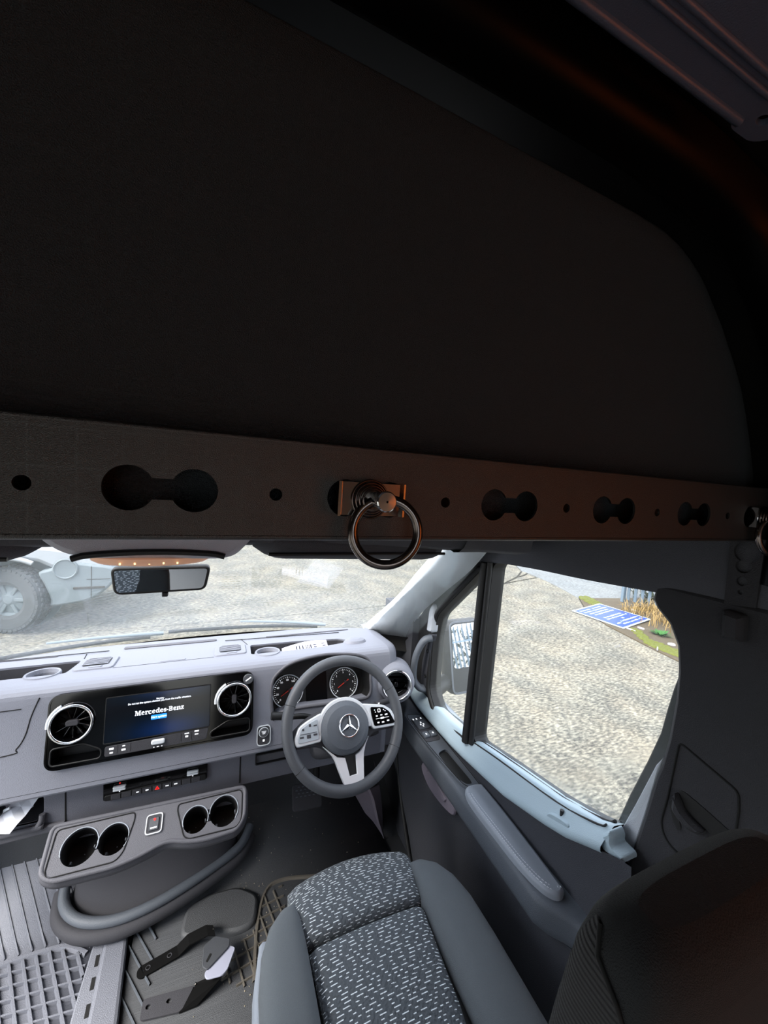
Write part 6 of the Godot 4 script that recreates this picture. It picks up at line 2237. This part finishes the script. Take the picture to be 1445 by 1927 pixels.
func make_cargo_lamp() -> void:
	# lit reading spot under the load-space roof, behind the camera, aimed at the plywood on the far side
	var o := thing("load_space_lamp", "warm spot lamp under the load-space roof behind the camera", "lamp")
	var p := Vector3(-0.35, 1.93, 0.55)
	var d := (Vector3(0.85, 1.55, 0.45) - p).normalized()
	o.transform = Transform3D(Basis.looking_at(d), p)
	var s := st()
	lathe(s, V2([0.012, 0.05, 0.032, 0.04, 0.036, 0.0, 0.036, -0.03, 0.031, -0.03, 0.028, -0.012]), Transform3D(), 28)
	obj("lamp_body", s, M.black, o)
	s = st()
	lathe(s, V2([0.029, -0.014, 0.02, -0.018, 0.001, -0.020]), Transform3D(), 24)
	obj("lamp_lens", s, M.lamp, o)
	var l := SpotLight3D.new()
	l.name = "lamp_light"
	l.light_color = Color(1.0, 0.66, 0.38)
	l.light_energy = 2.6
	l.light_size = 0.03
	l.spot_angle = 26.0
	l.spot_angle_attenuation = 0.8
	l.spot_range = 8.0
	l.spot_attenuation = 2.0
	l.shadow_enabled = true
	o.add_child(l)
	l.position = Vector3(0, 0, -0.035)

# ---------------------------------------------------------------- header: console with reading lamp, mirror, visors
func make_overhead() -> void:
	var o := thing("overhead_console", "grey overhead console with a glowing warm lamp lens above the windscreen", "console")
	var s := st()
	var out := rounded(V2([-0.315, 1.492, -0.298, 1.438, -0.262, 1.409, -0.22, 1.400, 0.0, 1.395, 0.03, 1.401, 0.064, 1.438, 0.078, 1.492]), 0.02, 4)
	prism(s, out, -1.02, -0.845, 0.012)
	obj("shell", s, mat(Color(0.70, 0.71, 0.76), 0.8, 0.0, 0.4, 16.0), o)
	s = st()
	var arc := PackedVector3Array()
	for i in 17:
		var t := i / 16.0
		arc.append(Vector3(lerpf(-0.245, 0.01, t), 1.402 + 0.011 * pow(sin(PI * t), 0.5), -0.842))
	tube(s, arc, 0.006, 8)
	obj("bezel", s, M.black, o)
	s = st()
	var rows: Array = []
	for q in [[1.0, 1.398], [0.98, 1.390], [0.88, 1.384], [0.6, 1.380], [0.2, 1.379]]:
		var row := PackedVector3Array()
		for i in 40:
			var a := TAU * i / 40
			row.append(Vector3(-0.124 + 0.108 * q[0] * cos(a), q[1], -0.895 + 0.052 * q[0] * sin(a)))
		rows.append(row)
	loft(s, rows, true, 1)
	fan(s, rows[4])
	obj("lamp_lens", s, M.strip, o)
	for i in 5:
		s = st()
		bx(s, Vector3(-0.172 + 0.024 * i, 1.390, -0.8455), Vector3(0.003, 0.004, 0.002), 0.0005)
		obj("lamp_led", s, glow(Color(1.0, 0.85, 0.6), 0.5), o)
	var l := SpotLight3D.new()
	l.name = "lamp_light"
	l.light_color = Color(1.0, 0.68, 0.42)
	l.light_energy = 0.005
	l.light_size = 0.05
	l.spot_angle = 75.0
	l.spot_range = 6.0
	l.spot_attenuation = 2.0
	l.shadow_enabled = true
	o.add_child(l)
	l.position = Vector3(-0.124, 1.372, -0.895)
	l.rotation = Vector3(-PI / 2, 0, 0)
	# inside mirror
	var mc := Vector3(-0.131, 1.290, -1.10)
	var n := Vector3(0.0, -0.10, 0.995).normalized()
	var x := Vector3.UP.cross(n).normalized()
	var m := thing("rear_view_mirror", "black-framed inside mirror hanging below the overhead console", "mirror", Transform3D(Basis(x, n.cross(x), n) * Basis(Vector3(0, 0, 1), 0.0), mc))
	s = st()
	var mo := rounded(V2([-0.105, -0.036, 0.10, -0.032, 0.112, 0.036, -0.112, 0.036]), 0.018, 5)
	prism(s, mo, -0.022, 0.004, 0.004, Transform3D(), 0.010)
	obj("housing", s, M.black, m)
	s = st()
	prism(s, inset(ccw(mo), 0.007), 0.004, 0.0046)
	obj("glass", s, M.mirror, m)
	s = st()
	bx(s, Vector3(0.005, -0.040, -0.004), Vector3(0.014, 0.012, 0.014), 0.002)
	obj("dip_lever", s, M.black, m)
	s = st()
	tube(s, V3([0, 0.01, -0.02, 0.0, 0.10, -0.03]), 0.012, 8)
	obj("stem", s, M.black, m)
	# sun visors folded up
	for k in 2:
		var vx: Array = [[0.070, 0.585], [-0.83, -0.315]][k]
		var v := thing("sun_visor", ["dark sun visor folded up over the driver's half of the windscreen", "dark sun visor folded up at the top left of the windscreen"][k], "sun visor", Transform3D(), "sun visors")
		s = st()
		rows = []
		for i in 22:
			var t := i / 21.0
			var e := minf(1.0, minf(t, 1.0 - t) * 9.0)
			var h := sqrt(e)
			var row := PackedVector3Array()
			for j in 14:
				var a := TAU * j / 14
				row.append(Vector3(lerpf(vx[0], vx[1], t), 1.418 - 0.012 * t * (1 - k) + (0.026 + 0.012 * h) * sin(a) * (0.4 + 0.6 * h), -0.93 + 0.055 * cos(a) * h))
			rows.append(row)
		loft(s, rows, true, 1)
		fan(s, rows[0]); fan(s, rows[21], true)
		obj("pad", s, M.liner, v)
		s = st()
		tube(s, V3([vx[0] + 0.03, 1.400, -0.872, vx[1] - 0.03, 1.396, -0.872]), 0.004, 6)
		obj("edge_welt", s, M.black, v)
	# moulded corner cap above the pillar
	s = st()
	rows = []
	for q in [[0.555, 1.0], [0.60, 1.0], [0.68, 1.0], [0.735, 0.95], [0.775, 0.7], [0.80, 0.35]]:
		var row := PackedVector3Array()
		for j in 9:
			var a := PI * j / 8
			row.append(Vector3(q[0], 1.47 - 0.062 * sin(a) * q[1], -0.83 + 0.06 * cos(a)))
		rows.append(row)
	loft(s, rows, false, 1)
	tag(obj("corner_cap", s, M.liner), "moulded dark corner cap where visor meets the door lining", "trim cap")
	# header rail along the top of the glass
	s = st()
	rows = []
	for q in [[0.0, 0.0, 0.02], [0.0, -0.03, 0.03], [0.0, -0.045, 0.06], [0.0, -0.03, 0.11], [0.0, 0.03, 0.12]]:
		var row := PackedVector3Array()
		for i in 21:
			var p := glass_pt(-1.0 + i / 10.0, 0.98)
			row.append(p + Vector3(0, q[1], q[2]))
		rows.append(row)
	loft(s, rows, false, 1)
	struct("trim_9", s, M.liner, "grey header rail along the top of the windscreen")
